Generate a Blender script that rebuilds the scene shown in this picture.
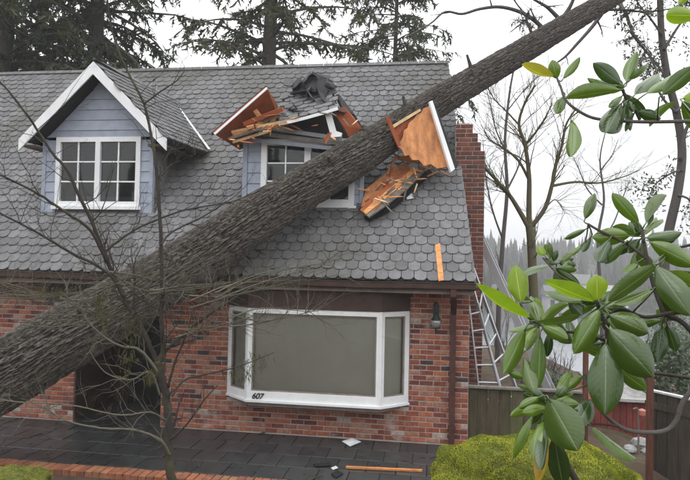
import bpy, math, random
import numpy as np
from mathutils import Vector, Matrix, noise

for o in list(bpy.data.objects):
    bpy.data.objects.remove(o)
SC = bpy.context.scene
COL = SC.collection
PI = math.pi
rng = random.Random(7)

# ------------------------------------------------------------------ camera
CX, CY, CZ = -0.592, -9.337, 2.801
YAW, PITCH, ROLL, FPX = 0.1431, 0.0296, 0.0205, 600.0
_f = Vector((-math.sin(YAW) * math.cos(PITCH), math.cos(YAW) * math.cos(PITCH), math.sin(PITCH)))
_r0 = Vector((math.cos(YAW), math.sin(YAW), 0))
_u0 = _r0.cross(_f)
_r = math.cos(ROLL) * _r0 + math.sin(ROLL) * _u0
_u = -math.sin(ROLL) * _r0 + math.cos(ROLL) * _u0
CAMP = Vector((CX, CY, CZ))
cd = bpy.data.cameras.new('camera')
cd.sensor_width = 36.0
cd.lens = FPX / 690.0 * 36.0
cd.clip_start = 0.05
cd.clip_end = 3000
cam = bpy.data.objects.new('camera', cd)
COL.objects.link(cam)
cam.matrix_world = Matrix((( _r.x, _u.x, -_f.x, CX), (_r.y, _u.y, -_f.y, CY), (_r.z, _u.z, -_f.z, CZ), (0, 0, 0, 1)))
SC.camera = cam

# ------------------------------------------------------------------ light
SUN_EL, SUN_AZ = math.radians(66), math.radians(215)     # direction the light comes from (azimuth from +Y, clockwise)
world = bpy.data.worlds.new('World')
SC.world = world
world.use_nodes = True
wn = world.node_tree
wn.nodes.clear()
w_out = wn.nodes.new('ShaderNodeOutputWorld')
w_bg = wn.nodes.new('ShaderNodeBackground')
w_sky = wn.nodes.new('ShaderNodeTexSky')
w_sky.sky_type = 'NISHITA'
w_sky.sun_disc = False
w_sky.sun_elevation = SUN_EL
w_sky.sun_rotation = SUN_AZ
w_sky.dust_density = 6.0
w_hs = wn.nodes.new('ShaderNodeHueSaturation')
w_hs.inputs['Saturation'].default_value = 0.10
w_mix = wn.nodes.new('ShaderNodeMixRGB')
w_mix.inputs[0].default_value = 0.85                       # the even cloud layer
w_bg.inputs['Strength'].default_value = 0.14
w_tc = wn.nodes.new('ShaderNodeTexCoord')                # standard overcast sky: L = Lz (1 + 2 sin h) / 3
w_sp = wn.nodes.new('ShaderNodeSeparateXYZ')
w_mr = wn.nodes.new('ShaderNodeMapRange')
w_mr.inputs[1].default_value = 0.0; w_mr.inputs[2].default_value = 1.0
w_mr.inputs[3].default_value = 7.6; w_mr.inputs[4].default_value = 22.0
w_tint = wn.nodes.new('ShaderNodeMixRGB'); w_tint.blend_type = 'MULTIPLY'; w_tint.inputs[0].default_value = 1.0
w_tint.inputs[2].default_value = (.985, .995, 1.02, 1)
wn.links.new(w_tc.outputs['Generated'], w_sp.inputs[0]); wn.links.new(w_sp.outputs['Z'], w_mr.inputs[0])
wn.links.new(w_mr.outputs[0], w_tint.inputs[1]); wn.links.new(w_tint.outputs[0], w_mix.inputs[2])
wn.links.new(w_sky.outputs[0], w_hs.inputs['Color'])
wn.links.new(w_hs.outputs[0], w_mix.inputs[1])
wn.links.new(w_mix.outputs[0], w_bg.inputs['Color'])
wn.links.new(w_bg.outputs[0], w_out.inputs[0])
sl = bpy.data.lights.new('sun', 'SUN')
sl.energy = 0.5
sl.angle = math.radians(40)
sl.color = (1.0, 0.985, 0.96)
sun = bpy.data.objects.new('sun', sl)
COL.objects.link(sun)
_sd = Vector((math.sin(SUN_AZ) * math.cos(SUN_EL), math.cos(SUN_AZ) * math.cos(SUN_EL), math.sin(SUN_EL)))
sun.rotation_euler = _sd.to_track_quat('Z', 'Y').to_euler()
SC.view_settings.view_transform = 'Standard'
SC.view_settings.look = 'None'
SC.view_settings.exposure = 0.0
SC.view_settings.gamma = 1.0
SC.view_settings.use_curve_mapping = False

# ------------------------------------------------------------------ helpers
def ray(px, py):
    return _f + _r * ((px - 345) / FPX) + _u * ((240 - py) / FPX)
def ad(px, py, d):                 # the point seen at a picture position, d metres away
    return CAMP + ray(px, py) * d
def aY(px, py, Y):
    v = ray(px, py)
    return CAMP + v * ((Y - CY) / v.y)
def aZ(px, py, Z):
    v = ray(px, py)
    return CAMP + v * ((Z - CZ) / v.z)
def proj(p):
    d = Vector(p) - CAMP
    D = d.dot(_f)
    return 345 + FPX * d.dot(_r) / D, 240 - FPX * d.dot(_u) / D, D

class MB:
    def __init__(s):
        s.v = []; s.f = []; s.r = []
    def add(s, vs, fs, r=None):
        b = len(s.v)
        s.v.extend([tuple(p) for p in vs])
        rr = rng.random() if r is None else r
        for f in fs:
            s.f.append(tuple(b + i for i in f)); s.r.append(rr)
    def obox(s, o, a, b, c, r=None):      # corner + three edge vectors
        o, a, b, c = Vector(o), Vector(a), Vector(b), Vector(c)
        if a.cross(b).dot(c) < 0: a, b = b, a
        s.add([o, o + a, o + a + b, o + b, o + c, o + a + c, o + a + b + c, o + b + c],
              [(0, 3, 2, 1), (4, 5, 6, 7), (0, 1, 5, 4), (1, 2, 6, 5), (2, 3, 7, 6), (3, 0, 4, 7)], r)
    def box(s, x0, x1, y0, y1, z0, z1, r=None):
        s.obox((x0, y0, z0), (x1 - x0, 0, 0), (0, y1 - y0, 0), (0, 0, z1 - z0), r)
    def bar(s, p, q, w, h, up=(0, 0, 1), r=None):   # beam from p to q, w across, h along 'up'
        p, q = Vector(p), Vector(q)
        d = (q - p); a = d.cross(Vector(up)).normalized(); n = a.cross(d).normalized()
        s.obox(p - a * w / 2 - n * h / 2, d, a * w, n * h, r)
    def plate(s, pts, n, t, r=None):      # polygon extruded by t along n
        n = Vector(n).normalized() * t
        pts = [Vector(p) for p in pts]
        k = len(pts)
        s.add(pts + [p + n for p in pts],
              [tuple(range(k)), tuple(range(2 * k - 1, k - 1, -1))] + [(i, i + k, (i + 1) % k + k, (i + 1) % k) for i in range(k)], r)
    def tube(s, path, rad, n=6, cap=True, r=None):
        path = [Vector(p) for p in path]
        k = len(path); vs = []
        ref = None
        for i, p in enumerate(path):
            t = (path[min(i + 1, k - 1)] - path[max(i - 1, 0)])
            if t.length < 1e-9: t = Vector((0, 0, 1))
            t.normalize()
            if ref is None: ref = t.orthogonal().normalized()
            a = ref - t * ref.dot(t)
            if a.length < 1e-6: a = t.orthogonal()
            a.normalize(); ref = a
            b = t.cross(a)
            R_ = rad[i] if hasattr(rad, '__len__') else rad
            for j in range(n):
                th = 2 * PI * j / n
                vs.append(p + a * (math.cos(th) * R_) + b * (math.sin(th) * R_))
        fs = [(i * n + j, i * n + (j + 1) % n, (i + 1) * n + (j + 1) % n, (i + 1) * n + j) for i in range(k - 1) for j in range(n)]
        if cap:
            fs.append(tuple(range(n - 1, -1, -1))); fs.append(tuple((k - 1) * n + j for j in range(n)))
        s.add(vs, fs, r)
    def lathe(s, c, prof, n=16, r=None):  # profile of (radius, z) round a vertical axis
        c = Vector(c); vs = []
        for (R_, z) in prof:
            for j in range(n):
                th = 2 * PI * j / n
                vs.append(c + Vector((R_ * math.cos(th), R_ * math.sin(th), z)))
        k = len(prof)
        fs = [(i * n + j, i * n + (j + 1) % n, (i + 1) * n + (j + 1) % n, (i + 1) * n + j) for i in range(k - 1) for j in range(n)]
        fs.append(tuple(range(n - 1, -1, -1))); fs.append(tuple((k - 1) * n + j for j in range(n)))
        s.add(vs, fs, r)
    def mesh(s, name, mat, smooth=False):
        return np_mesh(name, s.v, s.f, s.r, mat, smooth)
    def build(s, name, mat, parent=None, smooth=False):
        return link(name, s.mesh(name, mat, smooth), parent)

def np_mesh(name, v, f, r, mat, smooth=False):
    m = bpy.data.meshes.new(name)
    m.from_pydata([tuple(p) for p in v], [], f)
    if r is not None and len(r):
        at = m.attributes.new('rnd', 'FLOAT', 'FACE')
        at.data.foreach_set('value', np.asarray(r, dtype=np.float32))
    if smooth:
        m.polygons.foreach_set('use_smooth', [True] * len(m.polygons))
    m.materials.append(mat)
    m.validate(); m.update()
    return m
def link(name, data, parent=None):
    o = bpy.data.objects.new(name, data)
    COL.objects.link(o)
    if parent is not None:
        o.parent = parent
        if parent.type == 'EMPTY' and parent.parent is None:
            o.matrix_parent_inverse = Matrix.Translation(-parent.location)
    return o
def tag(o, label=None, cat=None, group=None, kind=None):
    if label: o['label'] = label
    if cat: o['category'] = cat
    if group: o['group'] = group
    if kind: o['kind'] = kind
    return o
def thing(name, loc, label, cat, group=None):
    o = bpy.data.objects.new(name, None)
    o.empty_display_size = 0.2
    COL.objects.link(o)
    o.location = loc
    return tag(o, label, cat, group)
def place(name, me, M, parent):           # one shared-mesh piece, M in world space
    o = link(name, me, parent)
    o.matrix_basis = M
    return o
def instances(name, V, F, Ms, mat, parent):   # many pieces joined into one mesh (kind stuff)
    V = np.asarray(V, float); k = len(V)
    vs = np.concatenate([V @ np.array(M.to_3x3()).T + np.array(M.translation) for M in Ms])
    fs = []; rs = []
    for i in range(len(Ms)):
        r = rng.random()
        for f in F:
            fs.append(tuple(i * k + j for j in f)); rs.append(r)
    o = link(name, np_mesh(name, vs, fs, rs, mat), parent)
    o['kind'] = 'stuff'
    return o

# ------------------------------------------------------------------ materials
def new_mat(name):
    m = bpy.data.materials.new(name)
    m.use_nodes = True
    nt = m.node_tree
    return m, nt, nt.nodes['Principled BSDF']
def N(nt, t, **k):
    n = nt.nodes.new(t)
    for a, b in k.items(): setattr(n, a, b)
    return n
def rnd_value(nt):                        # per piece random number: face attribute + object random, wrapped
    at = N(nt, 'ShaderNodeAttribute', attribute_name='rnd')
    oi = N(nt, 'ShaderNodeObjectInfo')
    ad_ = N(nt, 'ShaderNodeMath', operation='ADD')
    fr = N(nt, 'ShaderNodeMath', operation='FRACT')
    nt.links.new(at.outputs['Fac'], ad_.inputs[0]); nt.links.new(oi.outputs['Random'], ad_.inputs[1])
    nt.links.new(ad_.outputs[0], fr.inputs[0])
    return fr.outputs[0]
def ramp(nt, fac, stops, interp='LINEAR'):
    r = N(nt, 'ShaderNodeValToRGB')
    cr = r.color_ramp
    cr.interpolation = interp
    while len(cr.elements) < len(stops): cr.elements.new(0.5)
    for e, (p, c) in zip(cr.elements, stops):
        e.position = p; e.color = (*c, 1)
    nt.links.new(fac, r.inputs[0])
    return r.outputs[0]
def mixc(nt, fac, a, b, mode='MIX'):
    m = N(nt, 'ShaderNodeMixRGB', blend_type=mode)
    for i, x in enumerate((fac, a, b)):
        if isinstance(x, (int, float)): m.inputs[i].default_value = x
        elif isinstance(x, tuple): m.inputs[i].default_value = (*x, 1)
        else: nt.links.new(x, m.inputs[i])
    return m.outputs[0]
def ntex(nt, scale, detail=4, rough=0.6, co='Object', stretch=None, dist=0.0):
    t = N(nt, 'ShaderNodeTexNoise')
    t.inputs['Scale'].default_value = scale; t.inputs['Detail'].default_value = detail
    t.inputs['Roughness'].default_value = rough; t.inputs['Distortion'].default_value = dist
    if co == 'World':
        c = N(nt, 'ShaderNodeNewGeometry').outputs['Position']
    else:
        c = N(nt, 'ShaderNodeTexCoord').outputs[co]
    if stretch:
        mp = N(nt, 'ShaderNodeMapping')
        mp.inputs['Scale'].default_value = stretch
        nt.links.new(c, mp.inputs['Vector']); c = mp.outputs[0]
    nt.links.new(c, t.inputs['Vector'])
    return t.outputs['Fac']
def contrast(nt, v, lo, hi):
    m = N(nt, 'ShaderNodeMapRange')
    m.inputs[1].default_value = lo; m.inputs[2].default_value = hi
    nt.links.new(v, m.inputs[0])
    return m.outputs[0]
def bump(nt, b, h, strength=0.4, dist=0.01):
    n = N(nt, 'ShaderNodeBump')
    n.inputs['Strength'].default_value = strength; n.inputs['Distance'].default_value = dist
    nt.links.new(h, n.inputs['Height']); nt.links.new(n.outputs[0], b.inputs['Normal'])
def stuffmat(name, stops, rough=0.8, nscale=12, namt=0.5, bscale=40, bstr=0.4, bdist=0.01, co='World', stretch=None,
             patch=None, interp='LINEAR', spec=0.3):
    """colour picked per piece from stops, mottled by noise, optional patch (colour, scale, lo, hi)"""
    m, nt, b = new_mat(name)
    c = ramp(nt, rnd_value(nt), stops, interp)
    n1 = ntex(nt, nscale, 5, 0.65, co, stretch)
    dark = mixc(nt, 1.0, c, (1 - namt,) * 3, 'MULTIPLY')
    lite = mixc(nt, 1.0, c, (1 + namt * 0.7,) * 3, 'MULTIPLY')
    c = mixc(nt, contrast(nt, n1, 0.3, 0.7), dark, lite)
    if patch:
        col, sc, lo, hi = patch
        p = contrast(nt, ntex(nt, sc, 5, 0.7, 'World'), lo, hi)
        c = mixc(nt, p, c, col)
    nt.links.new(c, b.inputs['Base Color'])
    b.inputs['Roughness'].default_value = rough
    b.inputs['Specular IOR Level'].default_value = spec
    if bstr: bump(nt, b, ntex(nt, bscale, 6, 0.7, co, stretch), bstr, bdist)
    return m

M = {}
M['brick'] = stuffmat('brick', [(0, (.27, .082, .048)), (.18, (.38, .13, .072)), (.36, (.20, .060, .042)), (.49, (.33, .15, .10)),
                                (.60, (.37, .19, .13)), (.69, (.14, .05, .042)), (.80, (.06, .048, .045)), (.84, (.38, .31, .26)), (.885, (.29, .088, .055))],
                      0.85, 14, .45, 90, .5, .004, patch=((.46, .40, .36), 2.3, .56, .76), interp='CONSTANT')
M['mortar'] = stuffmat('mortar', [(0, (.46, .40, .36)), (1, (.48, .42, .38))], .95, 6, .3, 120, .5, .004, patch=((.17, .13, .11), 3, .5, .75))
M['chimney_brick'] = stuffmat('chimney_brick', [(0, (.16, .058, .04)), (.3, (.20, .07, .045)), (.6, (.14, .055, .042)), (.85, (.10, .05, .042))],
                              .85, 14, .4, 90, .5, .004, interp='CONSTANT')
M['shingle'] = stuffmat('shingle', [(0, (.112, .112, .115)), (.35, (.132, .132, .135)), (.7, (.150, .150, .153)), (1, (.172, .172, .175))],
                        .8, 9, .22, 160, .35, .003, patch=((.085, .083, .072), .45, .46, .66), spec=.35)
M['roof_deck'] = stuffmat('roof_deck', [(0, (.03, .03, .032)), (1, (.035, .035, .035))], .9, 5, .3)
M['felt'] = stuffmat('black_felt', [(0, (.010, .010, .011)), (1, (.022, .022, .024))], .75, 8, .5, 30, .6, .01)
M['white'] = stuffmat('white_paint', [(0, (.74, .75, .76)), (1, (.80, .81, .81))], .45, 3, .08, 60, .12, .002, patch=((.55, .55, .52), 4, .6, .85), spec=.4)
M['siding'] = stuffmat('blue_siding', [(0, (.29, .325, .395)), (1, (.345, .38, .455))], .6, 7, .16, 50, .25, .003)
M['shade_siding'] = stuffmat('shaded_siding', [(0, (.20, .21, .235)), (1, (.26, .27, .29))], .65, 7, .2, 50, .25, .003)  # darker copy of the siding, shade mixed into its colour
M['brown_trim'] = stuffmat('brown_trim', [(0, (.055, .034, .027)), (1, (.07, .044, .035))], .5, 6, .3, 40, .2, .003)
M['tan_trim'] = stuffmat('tan_trim', [(0, (.23, .19, .165)), (1, (.26, .215, .185))], .6, 6, .3, 40, .2, .003)
M['soffit'] = stuffmat('soffit', [(0, (.10, .075, .06)), (1, (.12, .09, .07))], .8, 6, .3)
M['downspout'] = stuffmat('downspout_paint', [(0, (.075, .034, .028)), (1, (.085, .04, .032))], .5, 6, .3, 30, .2, .003)
M['fresh_wood'] = stuffmat('fresh_wood', [(0, (.58, .24, .075)), (.5, (.66, .31, .11)), (1, (.72, .40, .17))], .7, 5, .35, 60, .5, .004,
                           stretch=(1, 1, 5), patch=((.42, .13, .045), 5, .5, .75))
M['ply'] = stuffmat('plywood', [(0, (.52, .215, .08)), (1, (.60, .27, .11))], .75, 9, .5, 60, .6, .006, stretch=(1, 1, .22), patch=((.30, .105, .05), 3.6, .46, .74))
M['ply_red'] = stuffmat('red_plywood', [(0, (.33, .085, .03)), (1, (.40, .115, .042))], .75, 4, .4, 50, .35, .003, patch=((.16, .045, .02), 4, .5, .75))
M['pale_wood'] = stuffmat('pale_wood', [(0, (.68, .47, .25)), (1, (.74, .55, .32))], .7, 8, .3, 60, .4, .003)
M['grey_wood'] = stuffmat('weathered_wood', [(0, (.12, .11, .095)), (1, (.20, .185, .16))], .8, 8, .35, 60, .4, .003)
M['fence_wood'] = stuffmat('fence_wood', [(0, (.075, .058, .036)), (.5, (.10, .085, .05)), (1, (.13, .115, .065))], .85, 5, .4, 50, .5, .004,
                           stretch=(3, 3, .5), patch=((.075, .095, .03), 3, .5, .75))
M['dark_wood'] = stuffmat('dark_fence_wood', [(0, (.04, .034, .026)), (1, (.065, .052, .038))], .85, 5, .4, 50, .5, .004, stretch=(3, 3, .5))
M['rust_wood'] = stuffmat('red_cedar', [(0, (.10, .040, .025)), (1, (.13, .052, .03))], .8, 6, .4, 50, .5, .004, stretch=(3, 3, .5))
M['red_paint'] = stuffmat('red_paint', [(0, (.15, .034, .027)), (1, (.18, .042, .032))], .7, 5, .35, 40, .3, .003)
M['pale_roof'] = stuffmat('pale_roof', [(0, (.55, .56, .58)), (1, (.62, .63, .65))], .6, 5, .3)
M['paver'] = stuffmat('paver', [(0, (.030, .032, .033)), (.4, (.037, .039, .040)), (.8, (.043, .044, .044)), (1, (.050, .050, .048))],
                      .36, 5, .35, 60, .35, .004, patch=((.022, .021, .020), 1.3, .5, .7), spec=.4)
M['paver_joint'] = stuffmat('paver_joint', [(0, (.015, .0145, .013)), (1, (.017, .017, .014))], .95, 6, .4)
M['edge_brick'] = stuffmat('edging_brick', [(0, (.28, .10, .05)), (.4, (.34, .14, .07)), (.75, (.22, .085, .05)), (1, (.30, .16, .085))],
                           .8, 10, .4, 80, .5, .004, patch=((.16, .10, .05), 4, .55, .8))
M['ground'] = stuffmat('mulch', [(0, (.10, .068, .048)), (1, (.10, .068, .048))], .95, 2.5, .55, 25, .9, .04, patch=((.075, .085, .03), .8, .5, .72))
_m = M['ground']; _nt = _m.node_tree; _b = _nt.nodes['Principled BSDF']
_src = _b.inputs['Base Color'].links[0].from_socket
_sx = N(_nt, 'ShaderNodeSeparateXYZ'); _nt.links.new(N(_nt, 'ShaderNodeNewGeometry').outputs['Position'], _sx.inputs[0])
_nt.links.new(mixc(_nt, contrast(_nt, _sx.outputs['Y'], 12, 30), _src, (.04, .048, .028)), _b.inputs['Base Color'])   # undergrowth on the slopes
M['hill'] = stuffmat('hill_ground', [(0, (.05, .06, .035)), (1, (.05, .06, .035))], .95, .3, .5)
M['rock'] = stuffmat('rock', [(0, (.28, .28, .27)), (1, (.36, .36, .35))], .9, 6, .45, 25, .8, .02)
M['alu'], nt, b = new_mat('aluminium')
b.inputs['Base Color'].default_value = (.50, .51, .53, 1); b.inputs['Metallic'].default_value = .6; b.inputs['Roughness'].default_value = .42
M['lantern'], nt, b = new_mat('lantern_metal')
b.inputs['Base Color'].default_value = (.045, .06, .05, 1); b.inputs['Metallic'].default_value = .6; b.inputs['Roughness'].default_value = .5
M['globe'], nt, b = new_mat('lantern_glass')
b.inputs['Base Color'].default_value = (.30, .32, .31, 1); b.inputs['Roughness'].default_value = .08; b.inputs['Metallic'].default_value = .35
M['black'], nt, b = new_mat('black_paint')
b.inputs['Base Color'].default_value = (.012, .012, .013, 1); b.inputs['Roughness'].default_value = .5
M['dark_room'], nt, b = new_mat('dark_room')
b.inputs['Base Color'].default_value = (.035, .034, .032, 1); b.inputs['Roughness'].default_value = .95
M['blind'] = stuffmat('window_blind', [(0, (.74, .72, .66)), (1, (.74, .72, .66))], .85, 1.2, .10, 10, 0)
def glass(name, tint, refl):
    m, nt, b = new_mat(name)
    out = nt.nodes['Material Output']; nt.nodes.remove(b)
    tr = N(nt, 'ShaderNodeBsdfTransparent'); gl = N(nt, 'ShaderNodeBsdfGlossy'); mx = N(nt, 'ShaderNodeMixShader'); fr = N(nt, 'ShaderNodeFresnel')
    tr.inputs[0].default_value = (*tint, 1); gl.inputs['Roughness'].default_value = .03
    fr.inputs[0].default_value = refl
    bp = N(nt, 'ShaderNodeBump'); bp.inputs['Strength'].default_value = .05; bp.inputs['Distance'].default_value = .02
    nt.links.new(ntex(nt, 2.5, 2, .5, 'World'), bp.inputs['Height']); nt.links.new(bp.outputs[0], gl.inputs['Normal'])
    nt.links.new(fr.outputs[0], mx.inputs[0]); nt.links.new(tr.outputs[0], mx.inputs[1]); nt.links.new(gl.outputs[0], mx.inputs[2])
    nt.links.new(mx.outputs[0], out.inputs[0])
    return m
M['glass'] = glass('window_glass', (.90, .92, .90), 1.75)
# bark of the fallen fir
def bark_mat():
    m, nt, b = new_mat('fir_bark')
    n1 = ntex(nt, 3.0, 6, .65, 'World'); n2 = ntex(nt, 22, 6, .75, 'World', dist=.6)
    c = ramp(nt, n2, [(.28, (.026, .021, .018)), (.5, (.088, .077, .067)), (.72, (.21, .19, .17))])
    c = mixc(nt, contrast(nt, n1, .5, .75), c, (.115, .108, .085))
    nt.links.new(c, b.inputs['Base Color']); b.inputs['Roughness'].default_value = .9; b.inputs['Specular IOR Level'].default_value = .2
    bump(nt, b, n2, .8, .02)
    return m
M['bark'] = bark_mat()
def mossy_bark(name, bark, moss, lo, hi, sc=3.0):
    m, nt, b = new_mat(name)
    n2 = ntex(nt, 30, 5, .7, 'World')
    c = mixc(nt, n2, tuple(x * .6 for x in bark), tuple(min(1, x * 1.5) for x in bark))
    c = mixc(nt, contrast(nt, ntex(nt, sc, 5, .7, 'World'), lo, hi), c, moss)
    nt.links.new(c, b.inputs['Base Color']); b.inputs['Roughness'].default_value = .9; b.inputs['Specular IOR Level'].default_value = .2
    bump(nt, b, n2, .6, .01)
    return m
M['twig'] = mossy_bark('twig_bark', (.050, .043, .036), (.10, .098, .042), .55, .78, 2.6)
M['pale_twig'] = mossy_bark('pale_twig', (.125, .115, .09), (.15, .148, .08), .5, .8, 4.0)
M['moss_trunk'] = mossy_bark('mossy_trunk', (.105, .092, .065), (.135, .128, .048), .40, .70)
M['far_bark'] = mossy_bark('far_bark', (.085, .075, .065), (.08, .085, .05), .6, .8)
M['purple_bark'] = mossy_bark('grey_branch', (.10, .09, .085), (.085, .085, .06), .6, .85)
def leaf_mat(name, stops, rough=.35, transl=.25, vein=None, spec=.5):
    m, nt, b = new_mat(name)
    c = ramp(nt, rnd_value(nt), stops)
    n1 = ntex(nt, 20, 4, .6, 'World')
    c = mixc(nt, n1, mixc(nt, 1.0, c, (.7, .7, .7), 'MULTIPLY'), mixc(nt, 1.0, c, (1.25, 1.25, 1.2), 'MULTIPLY'))
    if vein:
        vt = N(nt, 'ShaderNodeAttribute', attribute_name='vein')
        c = mixc(nt, vt.outputs['Fac'], c, vein)
    nt.links.new(c, b.inputs['Base Color']); b.inputs['Roughness'].default_value = rough; b.inputs['Specular IOR Level'].default_value = spec
    if vein: b.inputs['Coat Weight'].default_value = .3; b.inputs['Coat Roughness'].default_value = .06
    out = nt.nodes['Material Output']
    tl = N(nt, 'ShaderNodeBsdfTranslucent'); nt.links.new(mixc(nt, 1.0, c, (1.5, 1.7, .6), 'MULTIPLY'), tl.inputs[0])
    mx = N(nt, 'ShaderNodeMixShader'); mx.inputs[0].default_value = transl
    nt.links.new(b.outputs[0], mx.inputs[1]); nt.links.new(tl.outputs[0], mx.inputs[2]); nt.links.new(mx.outputs[0], out.inputs[0])
    if vein:
        lu = N(nt, 'ShaderNodeAttribute', attribute_name='lu').outputs['Fac']; lv = N(nt, 'ShaderNodeAttribute', attribute_name='lv').outputs['Fac']
        def mth(op, x, y):
            q_ = N(nt, 'ShaderNodeMath', operation=op)
            for i_, z_ in enumerate((x, y)):
                if isinstance(z_, (int, float)): q_.inputs[i_].default_value = z_
                else: nt.links.new(z_, q_.inputs[i_])
            return q_.outputs[0]
        rib = mth('ABSOLUTE', mth('SINE', mth('SUBTRACT', mth('MULTIPLY', lu, 34.0), mth('MULTIPLY', lv, 9.0)), 0.0), 0.0)
        hgt = mth('ADD', mth('POWER', rib, .5), mth('MULTIPLY', ntex(nt, 28, 3, .6, 'World'), 3.0))
        bump(nt, b, hgt, .10, .004)
    return m
M['needle'] = leaf_mat('fir_needles', [(0, (.034, .041, .024)), (.5, (.055, .062, .034)), (1, (.095, .092, .052))], .6, .15, spec=.2)
M['needle_dry'] = leaf_mat('sparse_needles', [(0, (.05, .055, .04)), (1, (.085, .085, .06))], .7, .15, spec=.2)
M['far_tree'] = leaf_mat('far_trees', [(0, (.028, .040, .026)), (.6, (.045, .058, .035)), (1, (.085, .075, .055))], .8, .05, spec=.1)
M['shrub'] = leaf_mat('shrub_leaves', [(0, (.025, .045, .018)), (.6, (.045, .075, .028)), (1, (.08, .105, .045))], .4, .2)
LEAFC = {'d': ((.022, .050, .008), (.042, .082, .011)), 'm': ((.065, .125, .010), (.11, .18, .015)), 'b': ((.19, .28, .02), (.27, .36, .035)),
         'p': ((.05, .095, .014), (.09, .14, .024)), 'y': ((.42, .24, .03), (.30, .26, .04))}
for k, (a, c) in LEAFC.items():
    M['leaf_' + k] = leaf_mat('leaf_' + k, [(0, a), (1, c)], (.2 if k != 'b' else .3), (.2 if k in 'dmp' else .4), tuple(min(1, .12 + x * 1.5) for x in c), spec=.55)
M['moss'] = leaf_mat('moss', [(0, (.10, .125, .016)), (.5, (.25, .265, .035)), (1, (.46, .45, .075))], .9, .3, spec=.1)
M['moss_base'] = stuffmat('moss_base', [(0, (.13, .14, .025)), (1, (.13, .14, .025))], .95, 9, .7, 40, .9, .03)
M['lichen'] = leaf_mat('lichen', [(0, (.055, .055, .028)), (1, (.10, .098, .052))], .9, .3, spec=.1)
M['water'], nt, b = new_mat('lake_water')
b.inputs['Base Color'].default_value = (.12, .14, .15, 1); b.inputs['Roughness'].default_value = .12; b.inputs['Specular IOR Level'].default_value = .8
bump(nt, b, ntex(nt, .6, 4, .6, 'World'), .25, .15)

# ------------------------------------------------------------------ terrain
def sstep(a, b, x):
    t = max(0.0, min(1.0, (x - a) / (b - a)))
    return t * t * (3 - 2 * t)
LAKE = -8.5
def ground_h(x, y):
    h = -0.06
    h += 1.30 * sstep(-2.6, -8.5, y) * (1 - .35 * sstep(3, 7, x))
    h -= 0.9 * sstep(2.2, 5.2, x) * sstep(-7, -2, y)
    h -= 12.0 * sstep(9, 60, y)
    h += 4.2 * sstep(112, 125, y) + 13 * sstep(120, 260, y)
    h += 8 * sstep(-20, -90, x) * sstep(10, 60, y)
    if y > 14 or y < -3: h += .12 * noise.noise(Vector((x * .35, y * .35, 1.7))) * (1 if abs(y) < 60 else 6)
    return h
def axis(knots):
    out = []
    for a, b, n in knots: out += list(np.linspace(a, b, n, endpoint=False))
    return out + [knots[-1][1]]
xs = axis([(-420, -40, 20), (-40, -11, 15), (-11, 8, 39), (8, 40, 18), (40, 420, 24)])
ys = axis([(-60, -14, 10), (-14, 0, 30), (0, 14, 14), (14, 60, 24), (60, 130, 24), (130, 300, 20), (300, 520, 6)])
vs = [(x, y, ground_h(x, y)) for y in ys for x in xs]
nx = len(xs)
fs = [(j * nx + i, j * nx + i + 1, (j + 1) * nx + i + 1, (j + 1) * nx + i) for j in range(len(ys) - 1) for i in range(nx - 1)]
g = link('ground', np_mesh('ground', vs, fs, None, M['ground'], True)); tag(g, kind='structure')
b_ = MB(); b_.add([(-300, 50, LAKE), (300, 50, LAKE), (300, 135, LAKE), (-300, 135, LAKE)], [(0, 1, 2, 3)])
tag(b_.build('lake', M['water']), kind='structure')

# ------------------------------------------------------------------ patio
pb = MB(); pb.box(-12, .9, -1.93, 0.0, -.35, -.012)
patio = tag(pb.build('patio', M['paver_joint']), kind='structure')
PW, PD = .40, .465
pav = MB(); w, d = PW - .012, PD - .012
pav.add([(0, 0, -.03), (w, 0, -.03), (w, d, -.03), (0, d, -.03), (0, 0, -.004), (w, 0, -.004), (w, d, -.004), (0, d, -.004),
         (.006, .006, 0), (w - .006, .006, 0), (w - .006, d - .006, 0), (.006, d - .006, 0)],
        [(0, 1, 5, 4), (1, 2, 6, 5), (2, 3, 7, 6), (3, 0, 4, 7), (4, 5, 9, 8), (5, 6, 10, 9), (6, 7, 11, 10), (7, 4, 8, 11), (8, 9, 10, 11)], 0)
pm_ = pav.mesh('paver', M['paver'])
for j in range(4):
    y = -1.88 + j * .4625
    x = -11.6 + (j % 2) * PW / 2
    while x + PW < .88:
        place('paver', pm_, Matrix.Translation((x, y, rng.uniform(-.003, .003))) @ Matrix.Rotation(rng.uniform(-.004, .004), 4, 'Y'), patio)
        x += PW
eb = MB(); w, d, h = .094, .215, .075
eb.add([(0, 0, -h), (w, 0, -h), (w, d, -h), (0, d, -h), (0, 0, -.006), (w, 0, -.006), (w, d, -.006), (0, d, -.006),
        (.006, .006, 0), (w - .006, .006, 0), (w - .006, d - .006, 0), (.006, d - .006, 0)],
       [(0, 1, 5, 4), (1, 2, 6, 5), (2, 3, 7, 6), (3, 0, 4, 7), (4, 5, 9, 8), (5, 6, 10, 9), (6, 7, 11, 10), (7, 4, 8, 11), (8, 9, 10, 11)], 0)
em = eb.mesh('edging_brick', M['edge_brick'])
x = -9.5
while x < .8:
    place('edging_brick', em, Matrix.Translation((x, -2.135 + rng.uniform(-.006, .006), .012 + rng.uniform(-.004, .004))) @ Matrix.Rotation(rng.uniform(-.02, .02), 4, 'Z'), patio)
    x += .104
pb = MB(); pb.box(-12, .9, -2.125, -1.935, -.3, -.035)
pb.build('edging_bed', M['mortar'], patio)

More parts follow.
